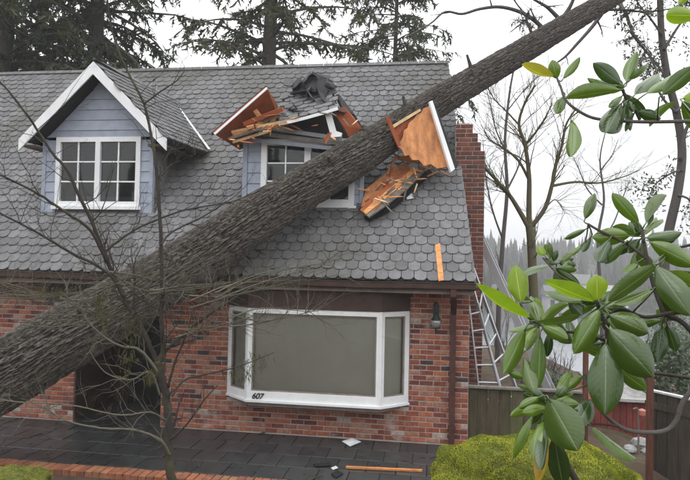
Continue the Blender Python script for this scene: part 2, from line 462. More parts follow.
# ------------------------------------------------------------------ house
EY, EZ, RY, RZ = -.45, 2.487, 3.454, 6.94
SL = (RZ - EZ) / (RY - EY)
HL = -12.5                                           # left end of the house, outside the picture
house = thing('brick_house', (-4.5, 0, 0), 'red brick house with grey scalloped shingle roof crushed by a fallen tree', 'house')
WX0 = -4.92                                          # right edge of the entry recess
LX1 = -6.45                                          # left edge of it
BAY = (-3.80, -.90, .53, 2.06)
wb = MB()
wb.box(WX0, BAY[0], .008, .2, -.1, 2.36); wb.box(BAY[1], -.001, .008, .2, -.1, 2.36)
wb.box(BAY[0], BAY[1], .008, .2, -.1, BAY[2]); wb.box(BAY[0], BAY[1], .008, .2, BAY[3], 2.36)
wb.box(HL, LX1, .008, .2, -.1, 2.36)
front = wb.build('front_wall', M['mortar'], house)
sw = MB()                                            # gable ends, back wall, floor
ew = MB(); ew.box(WX0, WX0 + .2, .2, 1.3, -.1, 2.36); ew.build('entry_wall', M['brown_trim'], house)  # recess walls coloured dark brown to stand for the deep shade there
ew = MB(); ew.box(LX1 - .2, LX1, .2, 1.3, -.1, 2.36); ew.build('entry_wall', M['brown_trim'], house)
ew = MB(); ew.box(LX1 - .2, WX0 + .2, 1.3, 1.5, -.1, 2.36); ew.build('entry_wall', M['brown_trim'], house)
yb = 2 * RY - EY - .45
sw.add([(-.005, .2, -.1), (-.005, yb, -.1), (-.005, yb, 2.36), (-.34, RY, RZ - .12), (-.005, .2, 2.36)], [(0, 1, 2, 4), (4, 2, 3)])
sw.add([(HL, .2, -.1), (HL, yb, -.1), (HL, yb, 2.36), (HL, RY, RZ - .12), (HL, .2, 2.36)], [(4, 2, 1, 0), (3, 2, 4)])
sw.add([(HL, yb, -.1), (0, yb, -.1), (0, yb, 2.36), (HL, yb, 2.36)], [(0, 1, 2, 3)])
sw.build('side_wall', M['chimney_brick'], house)
# bricks
bw, bh, bd = .197, .0625, .05
bk = MB()
c_ = .004
bk.add([(-bw / 2, .03, -bh / 2), (bw / 2, .03, -bh / 2), (bw / 2, .03, bh / 2), (-bw / 2, .03, bh / 2),
        (-bw / 2, c_, -bh / 2), (bw / 2, c_, -bh / 2), (bw / 2, c_, bh / 2), (-bw / 2, c_, bh / 2),
        (-bw / 2 + c_, 0, -bh / 2 + c_), (bw / 2 - c_, 0, -bh / 2 + c_), (bw / 2 - c_, 0, bh / 2 - c_), (-bw / 2 + c_, 0, bh / 2 - c_)],
       [(0, 1, 5, 4), (1, 2, 6, 5), (2, 3, 7, 6), (3, 0, 4, 7), (4, 5, 9, 8), (5, 6, 10, 9), (6, 7, 11, 10), (7, 4, 8, 11), (8, 9, 10, 11)], 0)
brick_me = bk.mesh('brick', M['brick'])
brickV, brickF = list(bk.v), list(bk.f)
def brick_rows(x0, x1, z0, z1, holes=()):
    out = []
    P, Cz = bw + .014, .0785
    nz = int((z1 - z0) / Cz)
    for j in range(nz):
        z = z0 + (j + .5) * Cz
        x = x1 - (P / 2 if j % 2 else 0)
        spans = []
        while x > x0 + .02:
            spans.append((max(x - P, x0), x)); x -= P
        if j % 2: spans.insert(0, (x1 - P / 2, x1))
        for a, b in spans:
            segs = [(a, b)]
            for (hx0, hx1, hz0, hz1) in holes:
                if hz0 - .03 < z < hz1 + .03:
                    ns = []
                    for (p, q) in segs:
                        if q <= hx0 or p >= hx1: ns.append((p, q))
                        else:
                            if p < hx0 - .03: ns.append((p, hx0))
                            if q > hx1 + .03: ns.append((hx1, q))
                    segs = ns
            for p, q in segs:
                L = q - p - .014
                if L < .02: continue
                out.append(Matrix.Translation(((p + q) / 2, -.003 + rng.uniform(-.002, .003), z)) @
                           Matrix.Rotation(rng.uniform(-.006, .006), 4, 'Y') @ Matrix.Diagonal((L / bw, 1, rng.uniform(.95, 1.03), 1)))
    return out
Ms = brick_rows(WX0, 0, .005, 2.33, [BAY]) + brick_rows(-8.6, LX1, .005, 2.33)
def seen_key(Mx):
    px, py, D = proj(Mx.translation)
    return D + (100 if not (-5 < px < 695 and -5 < py < 485) else 0)
Ms.sort(key=seen_key)
for Mx in Ms[:300]: place('brick', brick_me, Mx, front)
instances('brickwork', brickV, brickF, Ms[300:], M['brick'], front)
m = MB(); m.box(LX1 + .001, LX1 + .03, -.001, .2, .021, 1.975); m.build('entry_shade_strip', M['brown_trim'], house)  # dark strip over the pale wall edge, painted as recess shade
# entry recess: lintel, ceiling, door
m = MB(); m.box(-6.98, WX0 + .13, -.05, .03, 1.98, 2.358); m.build('entry_lintel', M['brown_trim'], house)
m = MB(); m.box(LX1, WX0, .03, 1.3, 2.30, 2.36); m.build('entry_ceiling', M['soffit'], house)
m = MB(); m.box(LX1 + .001, WX0 - .001, .0, 1.3, -.1, .02); m.build('entry_step', M['paver'], house)
door = MB(); door.box(-6.12, -5.2, 1.235, 1.295, .02, 2.08)
for (a, b) in ((-6.02, -5.70), (-5.62, -5.30)):
    for (z0, z1) in ((.18, .85), (.98, 1.92)):
        door.box(a, b, 1.215, 1.236, z0, z1)
door = door.build('door', M['black'], house)
m = MB(); m.lathe((-5.28, 1.19, 1.02), [(.012, -.03), (.03, -.01), (.03, .012), (.012, .03)], 10); m.build('handle', M['lantern'], door)
m = MB()
for (a, b) in ((-6.2, -6.125), (-5.195, -5.12)): m.box(a, b, 1.22, 1.298, .02, 2.16)
m.box(-6.125, -5.195, 1.22, 1.298, 2.085, 2.16); m.build('door_frame', M['brown_trim'], house)

# eaves: soffit, fascia, gutter
m = MB(); m.box(HL, .03, EY + .02, .0, 2.335, 2.358); m.build('soffit', M['soffit'], house)
m = MB(); m.box(HL, .036, EY - .005, EY + .018, 2.30, 2.448); m.build('fascia', M['tan_trim'], house)
gut = MB()
prof = [(-.008, 2.468), (-.008, 2.37), (-.075, 2.362), (-.105, 2.385), (-.112, 2.452), (-.122, 2.470), (-.112, 2.474), (-.100, 2.455), (-.094, 2.392), (-.07, 2.375), (-.02, 2.382), (-.016, 2.468)]
k = len(prof)
gvs = []
xg = list(np.linspace(-10.2, .045, 14))
for i, x in enumerate(xg):
    sag = -.012 * math.sin(i * 1.3) if i < 13 else 0
    gvs += [(x, EY + a, z + sag) for a, z in prof]
gut.add(gvs, [(i * k + j, i * k + (j + 1) % k, (i + 1) * k + (j + 1) % k, (i + 1) * k + j) for i in range(13) for j in range(k)] + [tuple(range(k)), tuple(13 * k + j for j in range(k))][::1])
gut.build('gutter', M['brown_trim'], house)
ds = MB()
dx = -.245
def rect_tube(mb, path, w, dpt):
    vs = []
    for p in path:
        vs += [(p[0] - w / 2, p[1] - dpt / 2, p[2]), (p[0] + w / 2, p[1] - dpt / 2, p[2]), (p[0] + w / 2, p[1] + dpt / 2, p[2]), (p[0] - w / 2, p[1] + dpt / 2, p[2])]
    mb.add(vs, [(i * 4 + j, i * 4 + (j + 1) % 4, i * 4 + 4 + (j + 1) % 4, i * 4 + 4 + j) for i in range(len(path) - 1) for j in range(4)] + [(3, 2, 1, 0), tuple(len(path) * 4 - 4 + j for j in range(4))])
rect_tube(ds, [(dx - .02, EY - .06, 2.40), (dx - .02, EY - .06, 2.27), (dx - .01, EY + .02, 2.2), (dx, -.12, 2.05), (dx, -.045, 1.97), (dx, -.045, .02)], .085, .065)
dsp = ds.build('downspout', M['downspout'], house)
for z in (1.75, .95, .25):
    m = MB(); m.box(dx - .06, dx + .06, -.083, -.004, z, z + .03); m.build('strap', M['downspout'], dsp)

# ------------------------------------------------------------------ roof
XE1, XR1 = .043, -.303
nrm = Vector((0, -SL, 1)).normalized()
vdir = Vector((0, 1, SL)).normalized()
SLEN = math.hypot(RY - EY, RZ - EZ)
rd = MB()
def q(x, y, z, off): return Vector((x, y, z)) + nrm * off
A = [q(HL - .2, EY, EZ, -.01), q(XE1 - .015, EY, EZ, -.01), q(XR1 - .015, RY, RZ, -.01), q(HL - .2, RY, RZ, -.01)]
rd.plate(A, nrm, -.06)
nb = Vector((0, SL, 1)).normalized()
rd.plate([Vector((HL - .2, RY + .02, RZ - .01)), Vector((XR1 - .015, RY + .02, RZ - .01)), Vector((XE1, 2 * RY - EY, EZ)), Vector((HL - .2, 2 * RY - EY, EZ))], nb, -.06)
roof = rd.build('roof', M['roof_deck'], house)
m = MB(); m.plate([Vector((XE1 - .012, EY, EZ)) + nrm * .004, Vector((XR1 - .012, RY, RZ)) + nrm * .004, Vector((XR1 + .012, RY, RZ)) + nrm * .004, Vector((XE1 + .012, EY, EZ)) + nrm * .004], nrm, -.11)
m.build('rake_board', M['grey_wood'], roof)
SWD, SEX = .188, .1775
def shingle_shape(w, e):
    hw = w / 2 - .004; t = .017; L = e * 1.3; c = e * .30
    out = [(-hw, L), (-hw, c), (-hw * .80, c * .42), (-hw * .45, 0), (hw * .45, 0), (hw * .80, c * .42), (hw, c), (hw, L)]
    vs = [(x, y, t + .004 - (t + .001) * y / L) for x, y in out] + [(x, y, .0005 - .004 * y / L) for x, y in out]
    n = len(out)
    return vs, [tuple(range(n - 1, -1, -1))[::-1]] + [(i, i + n, i + 1 + n, i + 1) for i in range(n - 1)]
def flipfix(vs, fs):
    a, b, c = (Vector(vs[i]) for i in fs[0][:3])
    return fs if (b - a).cross(c - a).z > 0 else [tuple(reversed(f)) for f in fs]
sv, sf = shingle_shape(SWD, SEX); sf = flipfix(sv, sf)
sh_me = np_mesh('shingle', sv, sf, [0] * len(sf), M['shingle'])
def slope_matrices(o, u, v, W, H, w, e, keep):
    u, v = Vector(u).normalized(), Vector(v).normalized()
    n = u.cross(v).normalized()
    B = Matrix((u, v, n)).transposed().to_4x4()
    out = []
    for r in range(int(math.ceil(H / e))):
        c = -1
        while c * w < W + w:
            x = c * w + (w / 2 if r % 2 else 0); y = r * e
            c += 1
            if keep(x, y):
                T = Matrix.Translation(Vector(o) + u * x + v * (y + rng.uniform(-.006, .006)) + n * rng.uniform(0, .003))
                out.append(T @ B @ Matrix.Rotation(rng.uniform(-.02, .02), 4, 'Z') @ Matrix.Diagonal((1, 1, rng.uniform(.8, 1.3), 1)))
    return out
X0R = -12.4
def keep_main(x, y):
    X = X0R + x
    lim = XE1 + (XR1 - XE1) * (y / SLEN)
    return -.02 < x and X + SWD / 2 <= lim + .01 and y < SLEN - .05
Ms = slope_matrices((X0R, EY, EZ), (1, 0, 0), vdir, XE1 - X0R, SLEN, SWD, SEX, keep_main)
_B = Matrix((Vector((1, 0, 0)), vdir, Vector((1, 0, 0)).cross(vdir))).transposed().to_4x4()
for r in range(int(math.ceil(SLEN / SEX))):           # cut shingles that finish the rows at the right hand edge
    y = r * SEX
    if y > SLEN - .05: continue
    lim = XE1 + (XR1 - XE1) * (y / SLEN) + .01
    n_c = math.floor((lim - SWD / 2 - X0R - (SWD / 2 if r % 2 else 0)) / SWD)
    edge = X0R + n_c * SWD + (SWD / 2 if r % 2 else 0) + SWD / 2
    if lim - edge > .015:
        Ms.append(Matrix.Translation(Vector(((edge + lim) / 2, EY, EZ)) + vdir * y) @ _B @ Matrix.Diagonal(((lim - edge) / SWD, 1, 1, 1)))
Ms.sort(key=seen_key)
for Mx in Ms[:300]: place('shingle', sh_me, Mx, roof)
instances('shingles', sv, sf, Ms[300:], M['shingle'], roof)
rg = MB()
x = X0R
while x < XR1 - .1:
    L = .22
    rg.add([(x, RY - .11, RZ - .11), (x + L, RY - .115, RZ - .098), (x + L, RY, RZ + .045), (x, RY, RZ + .03), (x + L, RY + .115, RZ - .085), (x, RY + .11, RZ - .1)],
           [(0, 1, 2, 3), (3, 2, 4, 5)])
    x += L - .02
m = MB(); m.box(X0R - .3, XR1 - .02, RY - .04, RY + .04, RZ - .15, RZ + .024); m.build('ridge_board', M['roof_deck'], roof)
o_ = rg.build('ridge_caps', M['shingle'], roof); o_['kind'] = 'stuff'

# ------------------------------------------------------------------ intact dormer
DY = .45
dorm = link('dormer', None, house)
dorm.matrix_parent_inverse = Matrix.Translation(-house.location)
def child(mb, name, mat, parent): return mb.build(name, mat, parent)
AX, AZ = -6.37, 6.05                                   # gable apex
DX0, DX1, DZ0, DZE = -7.47, -5.38, 3.50, 4.70
def gable_z(x, off=0.0):
    return AZ - off - abs(x - AX) * (AZ - 4.68) / 1.335
def window(parent, x0, x1, z0, z1, Y, sashes=2, cols=2, rows=3, fr=.085, mat='white'):
    f = MB()
    f.box(x0, x1, Y - .05, Y + .04, z0, z0 + fr * 1.15); f.box(x0, x1, Y - .05, Y + .04, z1 - fr, z1)
    f.box(x0, x0 + fr, Y - .05, Y + .04, z0 + fr * 1.15, z1 - fr); f.box(x1 - fr, x1, Y - .05, Y + .04, z0 + fr * 1.15, z1 - fr)
    mid = (x0 + x1) / 2
    f.box(mid - fr * .55, mid + fr * .55, Y - .05, Y + .04, z0 + fr * 1.15, z1 - fr)
    f.build('window_frame', M[mat], parent)
    s = MB(); s.box(x0 - .04, x1 + .04, Y - .09, Y - .051, z0 - .045, z0 + .012); s.build('window_sill', M[mat], parent)
    for k in range(sashes):
        a = x0 + fr if k == 0 else mid + fr * .55
        b = mid - fr * .55 if k == 0 else x1 - fr
        za, zb = z0 + fr * 1.15, z1 - fr
        g = MB()
        for i in range(1, cols):
            x = a + (b - a) * i / cols; g.box(x - .012, x + .012, Y - .03, Y + .02, za, zb)
        for j in range(1, rows):
            z = za + (zb - za) * j / rows
            for i in range(cols):
                xa, xb = a + (b - a) * i / cols + .0125, a + (b - a) * (i + 1) / cols - .0125
                g.box(xa, xb, Y - .028, Y + .018, z - .012, z + .012)
        g.build('glazing_bar', M[mat], parent)
        for i in range(cols):
            for j in range(rows):
                p = MB()
                xa, xb = a + (b - a) * i / cols + .0122, a + (b - a) * (i + 1) / cols - .0122
                zc, zd = za + (zb - za) * j / rows + .0122, za + (zb - za) * (j + 1) / rows - .0122
                t = rng.uniform(-.003, .003)
                p.add([(xa, Y - .004 + t, zc), (xb, Y - .004 - t, zc), (xb, Y - .002 - t, zd), (xa, Y - .002 + t, zd)], [(0, 1, 2, 3)])
                p.build('pane', M['glass'], parent)
    r = MB(); r.box(x0 + .02, x1 - .02, Y + .25, Y + .3, z0, z1); r.build('dark_room', M['dark_room'], parent)  # dark board behind the panes, its colour stands for the unlit interior
WIN1 = (-7.20, -5.61, 3.60, 4.83)
window(dorm, *WIN1, DY)
# gable backing with the window hole
m = MB()
m.box(DX0 + .02, WIN1[0] - .002, DY, DY + .08, DZ0 - .25, DZE); m.box(WIN1[1] + .002, DX1 - .02, DY, DY + .08, DZ0 - .25, DZE)
m.box(WIN1[0], WIN1[1], DY, DY + .08, DZ0 - .25, WIN1[2] - .003)
m.add([(DX0 + .02, DY + .03, 4.835), (DX1 - .02, DY + .03, 4.835), (DX1 - .02, DY + .03, gable_z(DX1) - .06), (AX, DY + .03, AZ - .1), (DX0 + .02, DY + .03, gable_z(DX0) - .06)], [(0, 1, 2, 3, 4)])
m.add([(DX1 - .02, DY, DZ0 - .2), (DX1 - .02, 2.6, DZ0 - .2), (DX1 - .02, 2.6, DZE + .1), (DX1 - .02, DY, DZE + .1)], [(0, 1, 2, 3)])
m.add([(DX0 + .02, DY, DZ0 - .2), (DX0 + .02, 2.6, DZ0 - .2), (DX0 + .02, 2.6, DZE + .1), (DX0 + .02, DY, DZE + .1)], [(3, 2, 1, 0)])
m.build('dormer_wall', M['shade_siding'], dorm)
def lap_board(parent, xa0, xb0, xa1, xb1, z0, z1, Y, mat='siding'):
    b = MB()
    b.add([(xa0, Y - .026, z0), (xb0, Y - .026, z0), (xb1, Y - .010, z1), (xa1, Y - .010, z1), (xa0, Y, z0), (xb0, Y, z0), (xb1, Y, z1), (xa1, Y, z1)],
          [(0, 1, 2, 3), (0, 4, 5, 1), (1, 5, 6, 2), (2, 6, 7, 3), (3, 7, 4, 0)])
    return b.build('siding_board', M[mat], parent)
z = DZ0
BD = .182
while z < AZ - .3:
    z1 = z + BD + .008
    def lim(zz):
        half = max(0.0, (AZ - .2 - zz)) * 1.335 / (AZ - 4.68)
        return max(DX0 + .07, AX - half), min(DX1 - .07, AX + half)
    a0, b0 = lim(z); a1, b1 = lim(z1)
    if z1 < WIN1[2] or z > WIN1[3] - .06:
        zz = max(z, WIN1[3] + .002) if z > WIN1[3] - .06 else z
        if b0 - a0 > .15: lap_board(dorm, a0, b0, a1, b1, zz, z1, DY)
    else:
        zt = z1
        lap_board(dorm, a0, WIN1[0] - .003, a1, WIN1[0] - .003, z, zt, DY); lap_board(dorm, WIN1[1] + .003, b0, WIN1[1] + .003, b1, z, zt, DY)
    z += BD
for (xa, xb) in ((DX0, DX0 + .068), (DX1 - .068, DX1)):
    m = MB(); m.box(xa, xb, DY - .032, DY + .05, DZ0 - .1, 4.80); m.build('corner_board', M['siding'], dorm)
# cheek shingles on the right hand side of the dormer
ck = MB()
for r in range(8):
    z = 3.45 + r * .165
    y0 = max(DY + .04, (z - EZ) / SL + EY - .25); 
    y = y0
    while y < 1.9:
        ck.add([(DX1 + .004, y, z), (DX1 + .004, y + .16, z), (DX1 - .012, y + .16, z + .17), (DX1 - .012, y, z + .17)], [(0, 1, 2, 3)]); y += .166
o_ = ck.build('cheek_shingles', M['shingle'], dorm); o_['kind'] = 'stuff'
# dormer roof
FY = .15
apF, apB = Vector((AX, FY, AZ + .02)), Vector((-5.95, 2.55, 5.84))
erF, erB = Vector((-5.02, FY, 4.745)), Vector((-4.80, 1.50, 4.72))
elF, elB = Vector((-7.70, FY, 4.76)), Vector((-7.55, 1.50, 4.74))
for (nm, e0, e1, s) in (('dormer_roof_slope', erF, erB, 1), ('dormer_roof_slope', elF, elB, -1)):
    pts = [apF, e0, e1, apB]
    n = (e0 - apF).cross(apB - apF).normalized()
    if n.z < 0: n = -n
    m = MB(); m.plate(pts, n, -.07); m.build(nm, M['roof_deck'], dorm)
    u = (e1 - e0).normalized() * (1 if s > 0 else -1)
    v = (apF - e0)
    v = (v - u * v.dot(u)).normalized()
    H_ = (apF - e0).dot(v)
    if s > 0:
        L0 = (e1 - e0).length
        def keepd(x, y, u=u, v=v, e0=e0):
            t = y / H_
            lo = (apF - e0).dot(u) * t; hi = L0 + ((apB - e0).dot(u) - L0) * t
            return lo - .02 < x < hi + .02
        Md = slope_matrices(e0 + n * .004, u, v, 3.2, H_, .16, .142, keepd)
        sv2, sf2 = shingle_shape(.16, .142); sf2 = flipfix(sv2, sf2)
        dme = np_mesh('dormer_shingle', sv2, sf2, [0] * len(sf2), M['shingle'])
        for Mx in Md: place('dormer_shingle', dme, Mx, dorm)
    # underside boards of the rake and the white barge board
    dd = (e0 - apF); dl = dd.normalized()
    down = Vector((0, 0, -1))
    m = MB()
    m.plate([apF + Vector((0, -.012, .0)), e0 + Vector((0, -.012, 0)) + dl * .02, e0 + Vector((0, -.012, -.20)) + dl * .02, apF + Vector((0, -.012, -.215))], (0, -1, 0), .028)
    m.build('barge_board', M['white'], dorm)
m = MB(); m.bar(apF + Vector((0, -.03, .035)), apB + Vector((0, 0, .03)), .10, .02); m.build('ridge_cap', M['felt'], dorm)
m = MB(); m.bar(apB + Vector((.03, -.02, .085)), erB + Vector((.03, -.05, .075)), .045, .012); m.build('valley_flashing', M['white'], dorm)
for (xa, xb) in ((-5.38, -5.06), (-7.69, -7.47)):
    m = MB(); m.box(xa, xb, DY - .25, 1.4, 4.62, 4.66); m.build('dormer_soffit', M['soffit'], dorm)
# a torn bird-nest of twigs under its eave
# ------------------------------------------------------------------ crushed dormer
dor2 = link('dormer', None, house)
dor2.matrix_parent_inverse = Matrix.Translation(-house.location)
dor2['label'] = 'crushed dormer with broken orange sheathing under the trunk'
EXQ = dict(Y=.5)
Y2 = .62
WIN2 = (-3.50, -1.88, 3.66, 4.80)
window(dor2, *WIN2, Y2, rows=3, fr=.10)
m = MB()
m.box(-3.80, WIN2[0] - .002, Y2, Y2 + .08, 3.3, 4.80); m.box(WIN2[1] + .002, -1.74, Y2, Y2 + .08, 3.3, 4.8); m.box(WIN2[0], WIN2[1], Y2, Y2 + .08, 3.3, WIN2[2] - .003)
m.add([(-1.76, Y2, 3.3), (-1.76, 2.6, 3.3), (-1.76, 2.6, 4.7), (-1.76, Y2, 4.75)], [(0, 1, 2, 3)])
m.add([(-3.80, Y2, 3.3), (-3.80, 2.6, 3.3), (-3.80, 2.6, 4.7), (-3.80, Y2, 4.75)], [(3, 2, 1, 0)])
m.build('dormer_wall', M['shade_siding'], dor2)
z = 3.5
while z < 4.72:
    lap_board(dor2, -3.74, WIN2[0] - .003, -3.74, WIN2[0] - .003, z, z + .19, Y2, 'siding'); lap_board(dor2, WIN2[1] + .003, -1.8, WIN2[1] + .003, -1.8, z, z + .19, Y2, 'siding')
    z += .182
for (xa, xb) in ((-3.83, -3.745), (-1.795, -1.73)):
    m = MB(); m.box(xa, xb, Y2 - .032, Y2 + .05, 3.4, 4.78); m.build('corner_board', M['siding'], dor2)
def slab(name, pts, t, mat, parent, toward=True):     # irregular board: picture corners with their own depth, thickness t away from the camera
    P = [Vector(p) for p in pts]
    n = Vector((0, 0, 0))
    for i in range(1, len(P) - 1): n += (P[i] - P[0]).cross(P[i + 1] - P[0])
    n.normalize()
    c = sum(P, Vector()) / len(P)
    if n.dot(CAMP - c) > 0: n = -n
    m = MB(); m.plate(P, n, t)
    return m.build(name, M[mat], parent)
def sh_on(name, pts, w, e, parent, flip=False):        # shingles tiled on a quad: pts = low-left, low-right, top-right, top-left
    a, b, c, d = [Vector(p) for p in pts]
    u = (b - a).normalized(); v = (d - a); v = (v - u * v.dot(u)).normalized()
    n = u.cross(v)
    W, H = (b - a).length, max((d - a).dot(v), (c - b).dot(v))
    quad = [Vector(((p - a).dot(u), (p - a).dot(v))) for p in (a, b, c, d)]
    def inside(x, y):
        for i in range(4):
            p, r = quad[i], quad[(i + 1) % 4]
            if (r.x - p.x) * (y + e * .4 - p.y) - (r.y - p.y) * (x - p.x) < 0: return False
        return True
    vs_, fs_ = shingle_shape(w, e); fs_ = flipfix(vs_, fs_)
    me = np_mesh('torn_shingle', vs_, fs_, [0] * len(fs_), M['shingle'])
    for Mx in slope_matrices(a, u, v, W, H, w, e, inside):
        place('torn_shingle', me, Mx @ Matrix.Rotation(rng.uniform(-.08, .08), 4, 'Z') @ Matrix.Rotation(rng.uniform(-.05, .06), 4, 'X'), parent)
# left slope of its roof: underside in raw wood
slab('broken_roof_panel', [aY(214, 134, .12), aY(267, 88, .14), aY(277, 104, .7), aY(281, 124, 1.0), aY(240, 150, .9)], .05, 'ply_red', dor2)
slab('barge_board', [aY(213.5, 133.3, .10), aY(266.5, 87, .12), aY(267.5, 88.8, .115), aY(215, 134.8, .095)], .02, 'white', dor2)
slab('felt_edge', [aY(211, 133, .13), aY(266, 85.5, .15), aY(268, 88, .16), aY(213, 135, .14)], .05, 'felt', dor2)
# dark sheet standing in for the shade inside the ruined gable
slab('void_shade', [aY(238, 146, .72), aY(282, 118, .8), aY(300, 98, .95), aY(340, 108, .95), aY(358, 132, .9), aY(352, 160, .8), aY(262, 160, .75)], .03, 'dark_room', dor2)
# caved-in shingled slope
cave = [aY(284, 122, .20), aY(338, 109, .24), aY(326, 90, .95), aY(282, 98, .98)]
cave[2] = cave[1] + (cave[3] - cave[0]) * 1.05
slab('caved_roof_panel', cave, .03, 'roof_deck', dor2)
nn = (cave[1] - cave[0]).cross(cave[3] - cave[0]).normalized()
sh_on('torn_shingle', [p + nn * .01 for p in cave], .17, .15, dor2)
trim = MB()
pth = [aY(279, 124, .20), aY(292, 121.5, .19), aY(306, 118, .19), aY(322, 113.5, .2), aY(338, 108.5, .22)]
for a, b in zip(pth, pth[1:]): trim.bar(a, b, .02, .05)
trim.build('sagging_fascia', M['white'], dor2)
ft = MB()                                              # crumpled roofing felt at the broken ridge
outl = [(291, 93), (296, 85), (303, 80), (309, 74.5), (314, 72), (320, 76), (328, 79), (333, 83), (336.5, 88), (327, 88), (323, 92), (325, 99), (318, 96), (311, 96), (304, 92), (298, 95)]
rf = random.Random(4)
for (fx, fy, fw, fh, an) in [(300, 88, 18, 11, -.7), (308, 82, 16, 14, -.9), (313, 79, 12, 12, .2), (320, 81, 14, 9, .5), (328, 84, 15, 8, .35), (332, 87, 10, 7, .6), (314, 91, 20, 9, .1), (305, 92, 16, 8, -.3), (322, 92, 12, 9, .8), (296, 92, 10, 6, -.5), (318, 86, 16, 12, -.2)]:
    ca, sa = math.cos(an), math.sin(an); k = 7; Y0 = .85 + rf.uniform(-.2, .15); gx, gy = rf.uniform(-.02, .02), rf.uniform(-.012, .004)
    P = []
    for i in range(k):
        th = 2 * PI * i / k + rf.uniform(-.3, .3); rr_ = rf.uniform(.7, 1.1)
        ex, ey = math.cos(th) * fw / 2 * rr_, math.sin(th) * fh / 2 * rr_
        P.append(aY(fx + ex * ca - ey * sa, fy + ex * sa + ey * ca, Y0 + gx * ex + gy * ey * 2 + rf.uniform(-.02, .02)))
    c = sum(P, Vector()) / k + Vector((0, rf.uniform(-.06, .04), rf.uniform(-.01, .03)))
    ft.add(P + [c], [(i, (i + 1) % k, k) for i in range(k)])
ft.build('torn_felt', M['felt'], dor2)
tv, tf = shingle_shape(.2, .19); tf = flipfix(tv, tf)
M['torn_shingle'] = stuffmat('torn_shingle', [(0, (.035, .035, .037)), (.5, (.07, .07, .073)), (1, (.12, .12, .124))], .8, 9, .3, 160, .35, .003)
tme = np_mesh('torn_shingle', tv, tf, [0] * len(tf), M['torn_shingle'])
for (nm_, P_) in (('felt_sheet', [aY(290, 94, .8), aY(297, 85, .85), (aY(306, 79, .9)), aY(313, 71.5, .95), aY(317, 80, .8), aY(316, 92, .6), aY(304, 91, .65)]), ('felt_sheet', [aY(313, 71.5, .95), aY(321, 76, .85), aY(331, 80, .8), aY(337, 87, .75), aY(329, 88, .7), aY(325, 98, .55), aY(318, 92, .62)])):
    slab(nm_, P_, .02, 'felt', dor2)
for k in range(18):
    fx, fy = rf.uniform(287, 340), rf.uniform(80, 116)
    if fy < 84 and not 300 < fx < 330: continue
    yy = .28 + (118 - fy) / 42 * .75
    Mx = Matrix.Translation(aY(fx, fy, yy - .06)) @ Matrix.Rotation(rf.uniform(-.9, .9), 4, 'Z') @ Matrix.Rotation(rf.uniform(.1, 1.15), 4, 'X') @ Matrix.Rotation(rf.uniform(-.6, .6), 4, 'Y') @ Matrix.Diagonal((rf.uniform(.7, 1.2), rf.uniform(.6, 1.1), 1, 1))
    place('torn_shingle', tme, Mx, dor2)
for k in range(26):
    fx, fy = rf.choice(((rf.uniform(226, 290), 0), (rf.uniform(318, 362), 1))); fy = (143 - (fx - 226) * .33 + rf.gauss(0, 4)) if not fy else rf.uniform(112, 138)
    a_ = aY(fx, fy, rf.uniform(.05, .3)); dv = Vector((rf.uniform(-1, 1), rf.uniform(-.5, .2), rf.uniform(-.5, .6))).normalized() * rf.uniform(.07, .32); n_ = dv.orthogonal().normalized() * rf.uniform(.008, .018)
    m = MB(); m.plate([a_ - n_, a_ + dv * .6 - n_ * .8, a_ + dv, a_ + dv * .7 + n_, a_ + n_ * .7], dv.cross(n_), .012); m.build('splinter', M[rf.choice(('fresh_wood', 'pale_wood', 'ply_red', 'grey_wood', 'ply_red'))], dor2)
slab('broken_roof_panel', [aY(333, 111, .35), aY(344, 106.5, .4), aY(352, 115, .55), aY(362, 129, .55), aY(349, 137, .5), aY(343, 126, .42)], .03, 'ply_red', dor2)
slab('felt_edge', [aY(336, 95, .8), aY(339, 94, .8), aY(356, 116, .62), aY(364, 130, .56), aY(361, 131, .55), aY(351, 116, .58), aY(342, 107, .45)], .04, 'felt', dor2)
slab('broken_post', [aY(325, 114.5, .3), aY(331, 113, .3), aY(336, 131, .3), aY(342, 133, .28), aY(341, 136.5, .28), aY(331, 137.5, .3)], .05, 'white', dor2)
for (p, q2, w, mt) in [((232, 132), (287, 121), 2.6, 'pale_wood'), ((233, 134.5), (288, 123), 3.0, 'fresh_wood'), ((233, 142), (268, 131.5), 2.5, 'pale_wood'), ((244, 124), (283, 109), 4, 'ply_red'), ((247, 128), (275, 119), 3, 'fresh_wood'), ((228, 139), (262, 128), 2.4, 'grey_wood'), ((255, 110), (262, 120), 4, 'fresh_wood'), ((250, 126), (286, 114), 2.2, 'grey_wood')]:
    m = MB(); m.bar(aY(*p, .2 + rng.uniform(-.06, .12)), aY(*q2, .2 + rng.uniform(-.06, .2)), w / 60 * 1.2, w / 60, up=(0, -.4, 1)); m.build('broken_board', M[mt], dor2)
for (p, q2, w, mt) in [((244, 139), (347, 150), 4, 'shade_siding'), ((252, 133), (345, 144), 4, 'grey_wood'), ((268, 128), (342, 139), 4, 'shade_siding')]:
    m = MB(); m.bar(aY(*p, .42), aY(*q2, .44), .03, w / 60, up=(0, 0, 1)); m.build('siding_board', M[mt], dor2)

